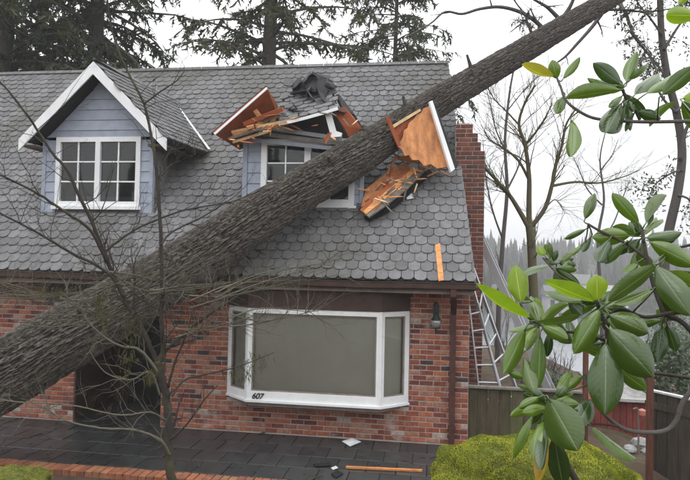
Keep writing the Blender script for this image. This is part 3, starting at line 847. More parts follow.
# ------------------------------------------------------------------ bay window
bay = link('bay_window', None, house)
bay.matrix_parent_inverse = Matrix.Translation(-house.location)
BF = -.35
P0, P1, P2, P3 = Vector((-3.80, -.004, 0)), Vector((-3.36, BF, 0)), Vector((-1.32, BF, 0)), Vector((-.905, -.004, 0))
ZB, ZT = .60, 2.0
def bay_side(a, b, fr_w, bot):
    d = (b - a); L = d.length; d.normalize(); n = Vector((d.y, -d.x, 0))        # outward
    up = Vector((0, 0, 1))
    f = MB()
    f.obox(a + up * ZB, d * L, -n * .07, up * bot); f.obox(a + up * (ZT - .075), d * L, -n * .07, up * .075)
    f.obox(a + up * (ZB + bot), d * fr_w, -n * .07, up * (ZT - .075 - ZB - bot)); f.obox(b - d * fr_w + up * (ZB + bot), d * fr_w, -n * .07, up * (ZT - .075 - ZB - bot))
    f.build('window_frame', M['white'], bay)
    s = MB(); w2 = .022
    a2, b2 = a + d * fr_w - n * .02, b - d * fr_w - n * .02
    L2 = (b2 - a2).length; z0, z1 = ZB + bot, ZT - .075
    s.obox(a2 + up * z0, d * L2, -n * .03, up * w2); s.obox(a2 + up * (z1 - w2), d * L2, -n * .03, up * w2)
    s.obox(a2 + up * (z0 + w2), d * w2, -n * .03, up * (z1 - z0 - 2 * w2)); s.obox(b2 - d * w2 + up * (z0 + w2), d * w2, -n * .03, up * (z1 - z0 - 2 * w2))
    s.build('sash', M['tan_trim'], bay)
    p = MB(); p.add([a2 - n * .02 + up * z0, b2 - n * .02 + up * z0, b2 - n * .02 + up * z1, a2 - n * .02 + up * z1], [(0, 1, 2, 3)]); p.build('pane', M['glass'], bay)
    p = MB(); p.obox(a2 - n * .06 + up * (z0 - .02), d * L2, -n * .006, up * (z1 - z0 + .04)); p.build('blind', M['blind'], bay)
bay_side(P0, P1, .075, .12); bay_side(P1, P2, .06, .13); bay_side(P2, P3, .075, .12)
for P in (P1, P2):
    m = MB(); m.lathe((P.x, P.y + .022, ZB - .002), [(.032, 0), (.032, ZT - ZB + .004)], 8); m.build('corner_post', M['white'], bay)
ou = Vector((0, -.03, 0))
m = MB(); m.plate([P0 + Vector((-.02, 0, ZB - .035)), P1 + Vector((-.015, -.03, ZB - .035)), P2 + Vector((.015, -.03, ZB - .035)), P3 + Vector((.02, 0, ZB - .035))], (0, 0, 1), .034)
m.build('window_sill', M['white'], bay)
m = MB(); m.plate([P0 + Vector((.03, .1, ZB - .10)), P1 + Vector((.02, .03, ZB - .10)), P2 + Vector((-.02, .03, ZB - .10)), P3 + Vector((-.03, .1, ZB - .10))], (0, 0, 1), .064)
m.build('bay_floor', M['tan_trim'], bay)
m = MB(); m.plate([P0 + Vector((-.01, 0, ZT + .002)), P1 + Vector((-.01, -.012, ZT + .002)), P2 + Vector((.01, -.012, ZT + .002)), P3 + Vector((.01, 0, ZT + .002))], (0, 0, 1), .33)
m.build('bay_head', M['brown_trim'], bay)
fc = bpy.data.curves.new('house_number', 'FONT')
fc.body = '607'; fc.size = .125; fc.extrude = .004; fc.shear = .25; fc.space_character = .95; fc.offset = .002
tmp = bpy.data.objects.new('tmp', fc); COL.objects.link(tmp)
bpy.context.view_layer.update()
me = bpy.data.meshes.new_from_object(tmp.evaluated_get(bpy.context.evaluated_depsgraph_get()))
bpy.data.objects.remove(tmp)
me.materials.clear(); me.materials.append(M['black'])
ho = link('house_number', me, bay)
ho.matrix_basis = Matrix.Translation((-3.285, BF - .006, ZB + .015)) @ Matrix.Rotation(PI / 2, 4, 'X')
ho['label'] = 'black slanted digits 607 on the white bottom rail'

# ------------------------------------------------------------------ chimney
cy0, cy1 = 1.25, 2.45
CHT = aY(466, 124, cy0).z
STEPS = [(aY(473, 124, cy0).x, CHT, aY(466, 134, cy0).z), (aY(478, 134, cy0).x, aY(466, 134, cy0).z, aY(466, 144, cy0).z), (aY(481, 144, cy0).x, aY(466, 144, cy0).z, aY(466, 151, cy0).z), (aY(485, 151, cy0).x, aY(466, 151, cy0).z, -.1)]
chim = MB(); Ms = []; Ms2 = []
CX0 = -.20
for (x1, zt, zb) in STEPS:
    x0 = CX0
    if zb < 1:
        chim.box(CX0, x1, cy0 + .01, cy1, 4.2, zt)
        chim.box(x0, x1, cy0 + .01, cy1, zb, 4.199)
    else: chim.box(x0, x1, cy0 + .01, cy1, zb + .001, zt)
ch = chim.build('chimney', M['mortar'], house)
z = CHT - .0392; j = 0
while z > 0:
    x1 = next(x for x, zt, zb in STEPS if z >= zb)
    x0 = CX0
    x = x1 + (.1 if j % 2 else 0)
    while x > x0 + .03:
        a, b = max(x - .211, x0), min(x, x1)
        if b - a > .04: Ms.append(Matrix.Translation(((a + b) / 2, cy0 + rng.uniform(-.004, .002), z)) @ Matrix.Diagonal(((b - a - .011) / bw, 1, 1, 1)))
        x -= .211
    for k in range(5): Ms2.append(Matrix.Translation((x1 + .004, cy0 + .13 + k * .211 + (j % 2) * .1, z)) @ Matrix.Rotation(PI / 2, 4, 'Z'))
    z -= .0785; j += 1
cbm = np_mesh('chimney_brick', brickV, brickF, [0] * len(brickF), M['chimney_brick'])
for Mx in Ms: place('chimney_brick', cbm, Mx, ch)
Ms = Ms2
instances('chimney_brickwork', brickV, brickF, Ms, M['chimney_brick'], ch)
m = MB(); m.box(CX0 + .05, STEPS[0][0] - .05, cy0 + .1, cy1 - .1, CHT, CHT + .04); m.build('chimney_cap', M['mortar'], ch)

# ------------------------------------------------------------------ fallen fir
tr_px = [(-330, 572, 88), (-200, 495, 82), (-100, 436, 76), (0, 377, 70), (73, 333, 65), (120, 306, 61), (160, 281, 57), (216, 245, 52), (262, 215, 48), (300, 191, 44), (358, 155, 40), (395, 131, 35), (430, 107, 32), (465, 86, 29), (505, 62, 26.5), (560, 29, 23), (605, 2, 20), (680, -44, 15), (760, -92, 7), (840, -140, 3)]
def tdepth(x): return 1.0 / (.129 - 8.03e-5 * x)
cpts = [ad(x, y, tdepth(x)) for x, y, w in tr_px]
crad = [w * tdepth(x) / FPX / 2 for x, y, w in tr_px]
def catmull(P, R_, n):
    outp, outr = [], []
    for i in range(len(P) - 1):
        p0, p1, p2, p3 = P[max(i - 1, 0)], P[i], P[i + 1], P[min(i + 2, len(P) - 1)]
        for j in range(n):
            t = j / n
            outp.append(.5 * ((2 * p1) + (p2 - p0) * t + (2 * p0 - 5 * p1 + 4 * p2 - p3) * t * t + (3 * p1 - p0 - 3 * p2 + p3) * t ** 3))
            outr.append(R_[i] + (R_[i + 1] - R_[i]) * t)
    return outp + [P[-1]], outr + [R_[-1]]
tp, trd = catmull(cpts, crad, 60)
rg = random.Random(9)
# even spacing
sacc = [0]
for a, b in zip(tp, tp[1:]): sacc.append(sacc[-1] + (b - a).length)
SL_T = sacc[-1]
nS, nT = 1100, 220
sarr = np.linspace(0, SL_T, nS)
tpx = np.array([[p.x, p.y, p.z] for p in tp]); tx = np.stack([np.interp(sarr, sacc, tpx[:, k]) for k in range(3)], 1); rx = np.interp(sarr, sacc, trd)
fir = thing('fallen_fir', (cpts[1].x, cpts[1].y, 0), 'huge fallen fir trunk with furrowed bark lying across the roof', 'fallen tree')
vs = []; ref = Vector((0, 0, 1))
for i in range(nS):
    t = Vector(tx[min(i + 1, nS - 1)] - tx[max(i - 1, 0)]).normalized()
    a = (ref - t * ref.dot(t)).normalized(); b = t.cross(a)
    R_ = rx[i]; c = Vector(tx[i]); s = sarr[i]
    amp = min(.037, R_ * .11)
    for j in range(nT):
        th = 2 * PI * j / nT
        ct, st = math.cos(th), math.sin(th)
        wob = noise.noise(Vector((ct * 2, st * 2, s * .9))) * .35
        k = R_ / .33
        p = Vector((ct * 9.5 * k + wob, st * 9.5 * k + wob, s * 2.9))
        n1 = abs(noise.noise(p)); n2 = abs(noise.noise(p * 2.1 + Vector((7, 3, 1)))); n3 = noise.noise(Vector((ct * 14 * k, st * 14 * k, s * 9)))
        h = 1 - min(1, n1 * 3.2); h2 = 1 - min(1, n2 * 3.0)
        disp = -amp * (1.15 * h * h + .75 * h2 * h2) + amp * .25 * n3
        big = R_ * .035 * noise.noise(Vector((ct, st, s * .6)))
        vs.append(c + (a * ct + b * st) * (R_ + disp + big))
fs = [(i * nT + j, i * nT + (j + 1) % nT, (i + 1) * nT + (j + 1) % nT, (i + 1) * nT + j) for i in range(nS - 1) for j in range(nT)]
fs.append(tuple(range(nT - 1, -1, -1)))
link('trunk', np_mesh('trunk', vs, fs, None, M['bark'], False), fir)

def stub(px, py, L, r, dirv):
    d_ = tdepth(px); c = ad(px, py, d_); v = Vector(dirv).normalized()
    k_ = min(range(len(tp)), key=lambda i: (tp[i] - c).length); R_ = trd[k_]; base_ = tp[k_]
    m = MB(); m.tube([base_ + v * R_ * .7, base_ + v * (R_ + .02), base_ + v * (R_ + L * .5), base_ + v * (R_ + L)], [r * 1.7, r * 1.3, r, r * .75], 9); m.build('branch_stub', M['bark'], fir)
for (px, py, L, r, dv) in [(330, 172, .10, .035, (.1, -1, .5)), (410, 121, .16, .03, (-.3, -.6, 1)), (475, 80, .22, .028, (-.4, -.5, 1)), (520, 52, .2, .025, (.2, -.7, -1)), (450, 95, .12, .028, (.1, -1, -.6)), (372, 146, .08, .035, (-.4, -.6, .9)), (535, 43, .3, .022, (-.5, -.5, 1))]:
    stub(px, py, L, r, dv)
def twig(mb, p, d, L, r, lev, rg, bend=.25, up=0.0, nch=3, sides=5, spread=.7, shrink=.6):
    n = max(3, int(L / .12)) if lev else 3
    n = min(n, 9)
    path, rad = [Vector(p)], [r]
    d = Vector(d).normalized()
    for i in range(n):
        d = (d + Vector((rg.uniform(-1, 1), rg.uniform(-1, 1), rg.uniform(-1, 1) + up)) * bend / math.sqrt(n)).normalized()
        path.append(path[-1] + d * L / n); rad.append(r * (1 - .7 * (i + 1) / n))
    mb.tube(path, rad, sides if r > .006 else 3, cap=False)
    if lev > 0:
        for k in range(nch):
            i = rg.randint(max(1, n // 3), n)
            q_ = path[i]; t = (path[i] - path[i - 1]).normalized()
            o = Vector((rg.uniform(-1, 1), rg.uniform(-1, 1), rg.uniform(-1, 1)))
            twig(mb, q_, t + o * spread, L * shrink * rg.uniform(.6, 1.1), rad[i] * .62, lev - 1, rg, bend, up, nch, sides, spread, shrink)
    return path
def needles(mb, p, rg, n=14, size=.10, w=.014, fall=.5):
    for _ in range(n):
        o = Vector((rg.gauss(0, 1), rg.gauss(0, 1), rg.gauss(0, 1) - fall)).normalized()
        s_ = size * rg.uniform(.6, 1.4); a = o.orthogonal().normalized() * w
        b = Vector(p) + o * size * .2
        mb.add([b - a, b + a, b + o * s_], [(0, 1, 2)])
def limb(name, pts, d, r0, r1, parent, mat, rg, tw=6, tlen=.7, nd=None, lev=1):
    dl = d if isinstance(d, (list, tuple)) else [d] * len(pts)
    P = [ad(x, y, dd) for (x, y), dd in zip(pts, dl)]
    pp, rr = catmull(P, list(np.linspace(r0, r1, len(P))), 5)
    mb = MB(); mb.tube(pp, rr, 7)
    for k in range(tw):
        i = rg.randint(2, len(pp) - 1)
        t = (pp[i] - pp[i - 1]).normalized()
        pa = twig(mb, pp[i], t * .6 + Vector((rg.uniform(-1, 1), rg.uniform(-1, 1), rg.uniform(-.7, .7))), tlen * rg.uniform(.5, 1.2), rr[i] * .55, lev, rg)
        if nd is not None:
            for z_ in pa[1:]:
                needles(nd, z_, rg)
    return mb.build(name, mat, parent, True)
rg = random.Random(3)
ndl = MB()
limb('branch', [(548, 34), (535, 21), (520, 12), (500, 7), (480, 9), (462, 14), (445, 12), (430, 24), (405, 38)], [13, 12.9, 12.8, 12.6, 12.5, 12.4, 12.3, 12.2, 12.1], .05, .012, fir, M['purple_bark'], rg, 8, .6, None)
limb('branch', [(556, 26), (567, 12), (574, -2), (580, -20)], [12.8, 12.7, 12.6, 12.5], .06, .02, fir, M['purple_bark'], rg, 3, .5)
limb('branch', [(603, 12), (592, 27), (577, 44), (566, 56), (558, 62)], [13.4, 13.3, 13.1, 13, 12.9], .05, .018, fir, M['purple_bark'], rg, 2, .4)
limb('branch', [(560, 20), (548, 8), (538, 2), (520, -8)], [12.9, 12.8, 12.7, 12.5], .05, .015, fir, M['purple_bark'], rg, 4, .5)
limb('branch', [(618, 2), (626, 14), (634, 36), (648, 54), (656, 70)], [13.6, 13.2, 12.9, 12.6, 12.4], .045, .012, fir, M['purple_bark'], rg, 10, .7, ndl)
limb('branch', [(600, 10), (622, 10), (648, 12), (675, 8)], [13.3, 13.2, 13, 12.9], .035, .01, fir, M['purple_bark'], rg, 9, .6, ndl)
limb('branch', [(520, 12), (523, 20), (524, 26)], [12.7, 12.7, 12.7], .012, .006, fir, M['purple_bark'], rg, 8, .35, ndl)
ndl.build('needle_sprays', M['needle_dry'], fir)

# ------------------------------------------------------------------ loose wreckage
def roofd(px, py):
    v = ray(px, py); P_ = Vector((0, EY, EZ)); return (P_ - CAMP).dot(nrm) / v.dot(nrm)
def rp(px, py, off): return ad(px, py, roofd(px, py) - off)
wreck = thing('torn_roof_panel', rp(425, 168, .1), 'orange plywood roof panel torn upright beside the trunk, white trim on its right edge', 'roof panel')
PP = [(431, 103), (428, 107), (424, 108), (421, 113), (417, 114.5), (414, 119), (409, 123), (407.5, 128), (404, 130), (403, 137), (400, 142), (399, 147), (402, 150), (405, 156), (409, 155), (412, 160), (419, 160), (424, 166), (431, 164), (437, 168.5), (446, 167), (452, 170.5)]
def pdep(x, y): return 10.0 + (x - 400) * .004 - (y - 103) * .004
slab('plywood_sheet', [ad(x, y, pdep(x, y)) for x, y in PP], .03, 'ply', wreck)
slab('white_trim', [ad(429.5, 101.5, 9.96), ad(432.5, 100.5, 9.98), ad(455, 169, 9.84), ad(451, 172, 9.80)], .05, 'white', wreck)
slab('shingle_edge', [ad(433, 101, 10.06), ad(435, 104, 10.1), ad(458, 166, 9.96), ad(455.5, 169.5, 9.9)], .06, 'felt', wreck)
slab('plywood_strip', [ad(391, 126, 9.86), ad(420, 108.5, 10.02), ad(421, 111, 10.02), ad(392, 129, 9.86)], .03, 'pale_wood', wreck)
slab('plywood_strip', [ad(385.5, 117, 9.75), ad(389, 116, 9.75), ad(396, 133, 9.8), ad(402, 147, 9.84), ad(398.5, 148, 9.82), ad(392, 133, 9.78)], .03, 'ply_red', wreck)
slab('plywood_sheet', [ad(392, 129, 9.92), ad(407, 121, 9.99), ad(415, 117, 10.03), ad(404, 131, 9.98), ad(399, 145, 9.93), ad(395, 141, 9.9)], .02, 'ply_red', wreck)
w2 = thing('broken_eave_section', rp(385, 195, .05), 'layered broken eave section with red edge lying below the trunk on shingles', 'roof panel')
def qd(x, y): return roofd(x, y) - .16
slab('sheathing_board', [ad(x, y, qd(x, y) - .10) for x, y in [(361, 207), (366, 189), (376, 181), (392, 168), (404, 164), (413, 168), (390, 187), (372, 203)]], .03, 'ply', w2)
slab('sheathing_board', [ad(x, y, qd(x, y) - .135) for x, y in [(360, 210), (370, 199), (388, 184), (406, 167), (412, 169), (392, 187), (374, 202), (363, 212)]], .025, 'ply_red', w2)
slab('sheathing_board', [ad(x, y, qd(x, y) - .15) for x, y in [(363, 211.5), (374, 201.5), (393, 185.5), (412, 168.5), (419, 168), (398, 188), (380, 203), (366, 214)]], .03, 'fresh_wood', w2)
slab('fascia_board', [ad(x, y, qd(x, y) - .12) for x, y in [(366, 214.5), (381, 202.5), (399, 187.5), (420, 167), (428, 167), (407, 189), (385, 206), (369, 217)]], .03, 'grey_wood', w2)
slab('shingle_edge', [ad(x, y, qd(x, y) + .02) for x, y in [(364, 217), (385, 206), (407, 188), (427, 166), (432, 172), (408, 194), (388, 210), (370, 219)]], .05, 'felt', w2)
rs_ = random.Random(6)
for k in range(48):
    x = rs_.uniform(368, 446); y = 203 - (x - 362) * .50 + rs_.gauss(0, 6)
    if x > 420: y = rs_.uniform(160, 172)
    a_ = ad(x, y, roofd(x, y) - rs_.uniform(.2, .42)); dv = Vector((rs_.uniform(-1, 1), rs_.uniform(-.5, .2), rs_.uniform(-.7, .8))).normalized() * rs_.uniform(.08, .3)
    m = MB(); n_ = dv.orthogonal().normalized() * .014
    m.plate([a_ - n_, a_ + dv * .6 - n_ * .8, a_ + dv, a_ + dv * .7 + n_, a_ + n_ * .7], dv.cross(n_), .012); m.build('splinter', M[rs_.choice(('fresh_wood', 'pale_wood', 'ply_red', 'grey_wood'))], w2)
def loose(name, p, q2, d1, d2, w, mat, label, cat, group=None, t=None):
    m = MB(); m.bar(ad(*p, d1), ad(*q2, d2), w, t or w * .6, up=(.2, -.7, .7))
    return tag(m.build(name, M[mat]), label, cat, group)
def spl(name, p, q2, off, w, mat, label):
    a, b = rp(*p, off), rp(*q2, off + .05)
    d = (b - a); n = d.cross(ray(*p)).normalized(); back = ray(*p).normalized()
    m = MB(); k = 6
    top, bot = [], []
    for i in range(k + 1):
        t = i / k; c = a + d * t; ww = w * (.5 if i in (0,) else 1) * rng.uniform(.75, 1.1) * (.35 if i == k else 1)
        top.append(c + n * ww / 2); bot.append(c - n * ww / 2)
    m.plate(top + bot[::-1], back, w * .6)
    return tag(m.build(name, M[mat]), label, 'wood')
spl('splintered_beam', (397, 158), (438, 162), .35, .10, 'fresh_wood', 'bright splintered beam lying across the foot of the torn plywood panel')
spl('splintered_stick', (411, 153.5), (424, 157), .40, .05, 'fresh_wood', 'short orange stick lying on top of the splintered beam')
spl('splintered_stick', (387.5, 174), (397, 155), .35, .05, 'fresh_wood', 'thin orange stick leaning steeply left of the splintered beam')
spl('splintered_stick', (424, 178), (440, 170), .12, .03, 'fresh_wood', 'thin stick on the shingles below the white trimmed plywood panel')
spl('splintered_stick', (386, 150), (401, 158), .30, .04, 'grey_wood', 'short dark stick jutting out between trunk and plywood panel')
for pts, lab in (([(405, 193), (411, 191), (414, 198), (407, 199.5)], 'white scrap of trim below the broken eave section, lower of two'), ([(415, 181), (421, 177.5), (424, 180), (417, 184)], 'white scrap of trim beside the eave section, upper of two')):
    P = [rp(x, y, .06) for x, y in pts]
    m = MB(); m.plate(P, ray(410, 190).normalized(), .012); tag(m.build('trim_scrap', M['pale_roof']), lab, 'debris', 'white trim scraps on the roof')
m = MB()
P = [rp(435, 243.5, .03), rp(440, 243, .03), rp(444, 280, .04), rp(438.5, 281, .04)]
m.plate(P, -nrm, .02); tag(m.build('loose_plank', M['fresh_wood']), 'short orange plank lying on the roof edge above the lantern', 'plank')
m = MB()
rgx = random.Random(12)
for k in range(70):                                     # fine litter under the trunk
    x, y = rgx.uniform(355, 445), 0
    y = 205 - (x - 355) * .42 + rgx.gauss(6, 6)
    a = rp(x, y, .02); d = Vector((rgx.uniform(-1, 1), rgx.uniform(-.4, .4), rgx.uniform(-.4, .4))).normalized() * rgx.uniform(.03, .13)
    m.bar(a, a + d, .012, .008)
tag(m.build('splinter_litter', M['grey_wood']), 'litter of wood splinters and twigs on the shingles under the trunk', 'debris', kind='stuff')

m = MB(); rq = random.Random(44)
for k in range(420):                                    # needles, twigs and bark flakes shaken on to the shingles beside the trunk
    x = rq.uniform(60, 450); side = rq.choice((-1, 1, 1)); y = 361 - x * .585 + (side * rq.uniform(20, 34 + 40 * rq.random()))
    if y > 276 or y < 75: continue
    a = rp(x, y, .02)
    if abs(a.x - (-6.4)) < 1.4 and a.z > 3.5: continue
    d = (Vector((rq.uniform(-1, 1), 0, 0)) + vdir * rq.uniform(-1, 1)).normalized() * rq.choice((.04, .05, .08, .15, .3)) * rq.uniform(.6, 1.3)
    m.bar(a, a + d + nrm * rq.uniform(0, .01), rq.choice((.008, .012, .02, .03)) * .7, .006)
tag(m.build('bark_litter', M['twig']), 'bark flakes, needles and twigs scattered on the shingles along the trunk', 'debris', kind='stuff')
m = MB()
for k in range(230):
    y = -1.9 + 1.85 * rq.random() ** 1.3; x = rq.uniform(-8.2, .6)
    if x > -4.5 and rq.random() < .45: continue
    th = rq.uniform(0, PI); d = Vector((math.cos(th), math.sin(th), 0)) * rq.choice((.03, .04, .06, .1, .22)) * rq.uniform(.6, 1.4)
    m.bar((x, y, .008), Vector((x, y, .008)) + d, rq.choice((.006, .01, .02, .03)) * .8, .006)
tag(m.build('patio_litter', M['twig']), 'twigs, needles and bark crumbs scattered over the dark patio', 'debris', kind='stuff')

# patio debris
P = [aZ(342, 441.5, .012), aZ(350, 446.5, .012), aZ(361, 442, .03), aZ(352, 438.3, .03)]
m = MB(); m.plate(P, (0, 0, 1), .008); tag(m.build('fallen_flashing', M['pale_roof']), 'pale square metal flashing lying on the patio below the bay window', 'debris')
m = MB(); m.bar(aZ(346, 467, .02), aZ(422, 470.5, .02), .05, .022); tag(m.build('fallen_lath', M['fresh_wood']), 'long thin orange wood lath lying on the dark patio', 'plank')
for pts, lab in (([(331, 474), (338, 471), (343, 474), (336, 478)], 'dark torn shingle on the patio left of the wood lath, nearer one'), ([(313, 464.5), (330, 463), (331, 466), (316, 467)], 'dark narrow torn shingle lying on the patio, farther left one')):
    P = [aZ(x, y, .012) for x, y in pts]; m = MB(); m.plate(P, (0, 0, 1), .012); tag(m.build('fallen_shingle', M['felt']), lab, 'debris', 'torn shingles on the patio')
P = [aZ(331, 468, .012), aZ(336, 466, .012), aZ(338, 468, .03), aZ(333, 470, .012)]
m = MB(); m.plate(P, (0, 0, 1), .006); tag(m.build('metal_scrap', M['pale_roof']), 'tiny pale metal scrap beside the dark torn shingles on the patio', 'debris')
m = MB(); c = aZ(104, 419, .01); m.lathe((c.x, c.y, 0.002), [(.42, 0), (.44, .012), (.42, .022), (.0, .024)], 24)
tag(m.build('doormat', M['black']), 'round black doormat on the patio before the dark entry', 'doormat')

# ------------------------------------------------------------------ lantern
LP = aY(436, 322, -.12)
lan = thing('wall_lantern', (LP.x, -.004, LP.z), 'dark metal wall lantern with glass globe on the brick right of the bay window', 'lantern')
m = MB(); m.box(LP.x - .045, LP.x + .045, -.03, -.005, LP.z + .02, LP.z + .25); m.lathe((LP.x, -.018, LP.z + .25), [(.04, 0), (.03, .03), (.008, .05)], 10); m.build('back_plate', M['lantern'], lan)
m = MB(); m.tube([(LP.x, -.03, LP.z + .21), (LP.x, -.07, LP.z + .26), (LP.x, -.12, LP.z + .25), (LP.x, -.13, LP.z + .19), (LP.x, -.13, LP.z + .12)], .011, 8); m.build('bracket', M['lantern'], lan)
m = MB(); m.lathe((LP.x, -.13, LP.z), [(.018, .13), (.03, .115), (.05, .07), (.072, .045), (.076, .036)], 16); m.build('cap', M['lantern'], lan, True)
m = MB(); m.lathe((LP.x, -.13, LP.z), [(.062, .036), (.074, .01), (.072, -.03), (.055, -.065), (.03, -.085)], 16); m.build('globe', M['globe'], lan, True)
m = MB(); m.lathe((LP.x, -.13, LP.z), [(.032, -.084), (.03, -.095), (.012, -.105), (.014, -.12), (.0, -.135)], 10); m.build('finial', M['lantern'], lan, True)

# ------------------------------------------------------------------ ladders
def ladder_section(th, a0, a1, b0, b1, n, w=.035, t=.06, first=.5):
    a0, a1, b0, b1 = map(Vector, (a0, a1, b0, b1))
    nrm_ = (a1 - a0).cross(b0 - a0).normalized()
    for (p, q2) in ((a0, a1), (b0, b1)):
        m = MB(); m.bar(p, q2, w, t, up=nrm_); m.build('rail', M['alu'], th)
    for k in range(n):
        s = (k + first) / n
        m = MB(); m.tube([a0.lerp(a1, s), b0.lerp(b1, s)], .016, 8); m.build('rung', M['alu'], th)
l1 = thing('extension_ladder', (.6, .9, 0), 'aluminium ladder leaning on the brick house corner beside the downspout', 'ladder')
ladder_section(l1, ad(481, 408, 9.75), ad(469.5, 306, 9.95), ad(505, 410, 9.72), ad(478.5, 303, 9.95), 6, .022)
ladder_section(l1, ad(505.5, 408, 9.72), ad(472, 285, 10.0), ad(522, 405, 9.9), ad(471.5, 264, 10.2), 7, .022)
l2 = thing('extension_ladder', (1.2, 1.6, 0), 'long aluminium ladder seen edge on, leaning on the chimney', 'ladder')
ladder_section(l2, ad(549, 392, 10.6), ad(467, 210, 11.1), ad(553, 392, 10.9), ad(469, 211, 11.45), 13, .05, .13)

# ------------------------------------------------------------------ fences, posts, shed
f1 = thing('wood_fence', (.8, .12, 0), 'low wooden fence of mossy vertical boards right of the house corner', 'fence')
pa, pb2 = aY(467.5, 386, .12), aY(582, 390, .12)
x = .008; i = 0
while x < pb2.x:
    wd = rng.uniform(.13, .20)
    zt = pa.z - .02
    m = MB(); yy = .12 + (.03 if i % 2 else 0); m.box(x, x + wd - .008, yy, yy + .022, -.1, zt + rng.uniform(-.012, 0)); m.build('board', M['fence_wood'], f1)
    x += wd; i += 1
m = MB(); m.box(.006, pb2.x, .07, .19, pa.z - .018, pa.z + .012); m.build('cap_rail', M['grey_wood'], f1)
f2 = thing('wood_fence', tuple(ad(660, 430, 8.2)), 'dark board fence with pale cap rail at the right edge of the photo', 'fence')
A2, B2 = ad(648, 390.5, 8.7), ad(735, 410, 7.0)
L2_ = (B2 - A2).length; n_ = 14
dd = (B2 - A2); dd.z = 0; nn_ = Vector((dd.y, -dd.x, 0)).normalized()
for k in range(n_):
    p = A2.lerp(B2, k / n_); q2 = A2.lerp(B2, (k + .9) / n_)
    m = MB(); off = nn_ * (.01 * (k % 2)); zb = -1.0
    m.plate([p + off, q2 + off, Vector((q2.x, q2.y, zb)) + off, Vector((p.x, p.y, zb)) + off], nn_, .022); m.build('board', M['dark_wood'], f2)
m = MB(); m.bar(A2 + Vector((0, 0, .015)), B2 + Vector((0, 0, .015)), .09, .025); m.build('cap_rail', M['pale_roof'], f2)
m = MB(); m.bar(A2 - Vector((0, 0, .18)) + nn_ * .03, B2 - Vector((0, 0, .18)) + nn_ * .03, .03, .09); m.build('rail', M['dark_wood'], f2)
for (px, yt, d, lab) in ((650, 365, 8.0, 'red cedar post standing at the left end of the dark fence'), (586, 322, 9.6, 'red cedar post behind the big leaves, above the mossy boulder')):
    t = ad(px, yt, d); m = MB()
    m.box(t.x - .036, t.x + .036, t.y - .036, t.y + .036, ground_h(t.x, t.y) - .1, t.z)
    m.add([(t.x - .04, t.y - .04, t.z), (t.x + .04, t.y - .04, t.z), (t.x + .04, t.y + .04, t.z), (t.x - .04, t.y + .04, t.z), (t.x, t.y, t.z + .05)], [(0, 1, 4), (1, 2, 4), (2, 3, 4), (3, 0, 4), (3, 2, 1, 0)])
    tag(m.build('cedar_post', M['rust_wood']), lab, 'post', 'red cedar posts')
s0 = ad(588, 399, 10.6); s1 = ad(647, 398, 10.4)
shed = thing('red_shed', tuple((s0 + s1) / 2 - Vector((0, 0, 1))), 'small red shed with grey flat roof beyond the fence', 'shed')
gz = ground_h(s0.x, s0.y) - .3
m = MB(); m.box(s0.x, s1.x, s0.y, s0.y + 1.6, gz, s0.z); m.build('wall', M['red_paint'], shed)
for k in range(9):
    xx = s0.x + (s1.x - s0.x) * k / 9
    m = MB(); m.box(xx + .004, xx + (s1.x - s0.x) / 9 - .004, s0.y - .02, s0.y - .001, gz, s0.z - .01); m.build('board', M['red_paint'], shed)
m = MB(); m.plate([Vector((s0.x + .25, s0.y - .12, s0.z + .01)), Vector((s1.x + .1, s0.y - .12, s0.z + .01)), Vector((s1.x + .1, s0.y + 1.8, s0.z + .12)), Vector((s0.x + .25, s0.y + 1.8, s0.z + .12))], (0, 0, 1), .05); m.build('roof', M['rock'], shed)
st = ad(640, 410, 9.2)
tap = thing('standpipe', (st.x, st.y, ground_h(st.x, st.y)), 'thin garden standpipe with pinkish tap before the red shed', 'tap')
m = MB(); m.tube([(st.x - .02, st.y, ground_h(st.x, st.y) - .05), (st.x - .02, st.y, st.z), (st.x - .05, st.y, st.z + .03), (st.x - .1, st.y, st.z + .01)], .014, 8); m.build('pipe', M['grey_wood'], tap)
m = MB(); m.lathe((st.x + .03, st.y, st.z - .03), [(.02, -.06), (.05, -.04), (.055, .03), (.02, .05)], 10)
mt_, nt, b = new_mat('pink_plastic'); b.inputs['Base Color'].default_value = (.45, .16, .12, 1); m.build('tap_head', mt_, tap)

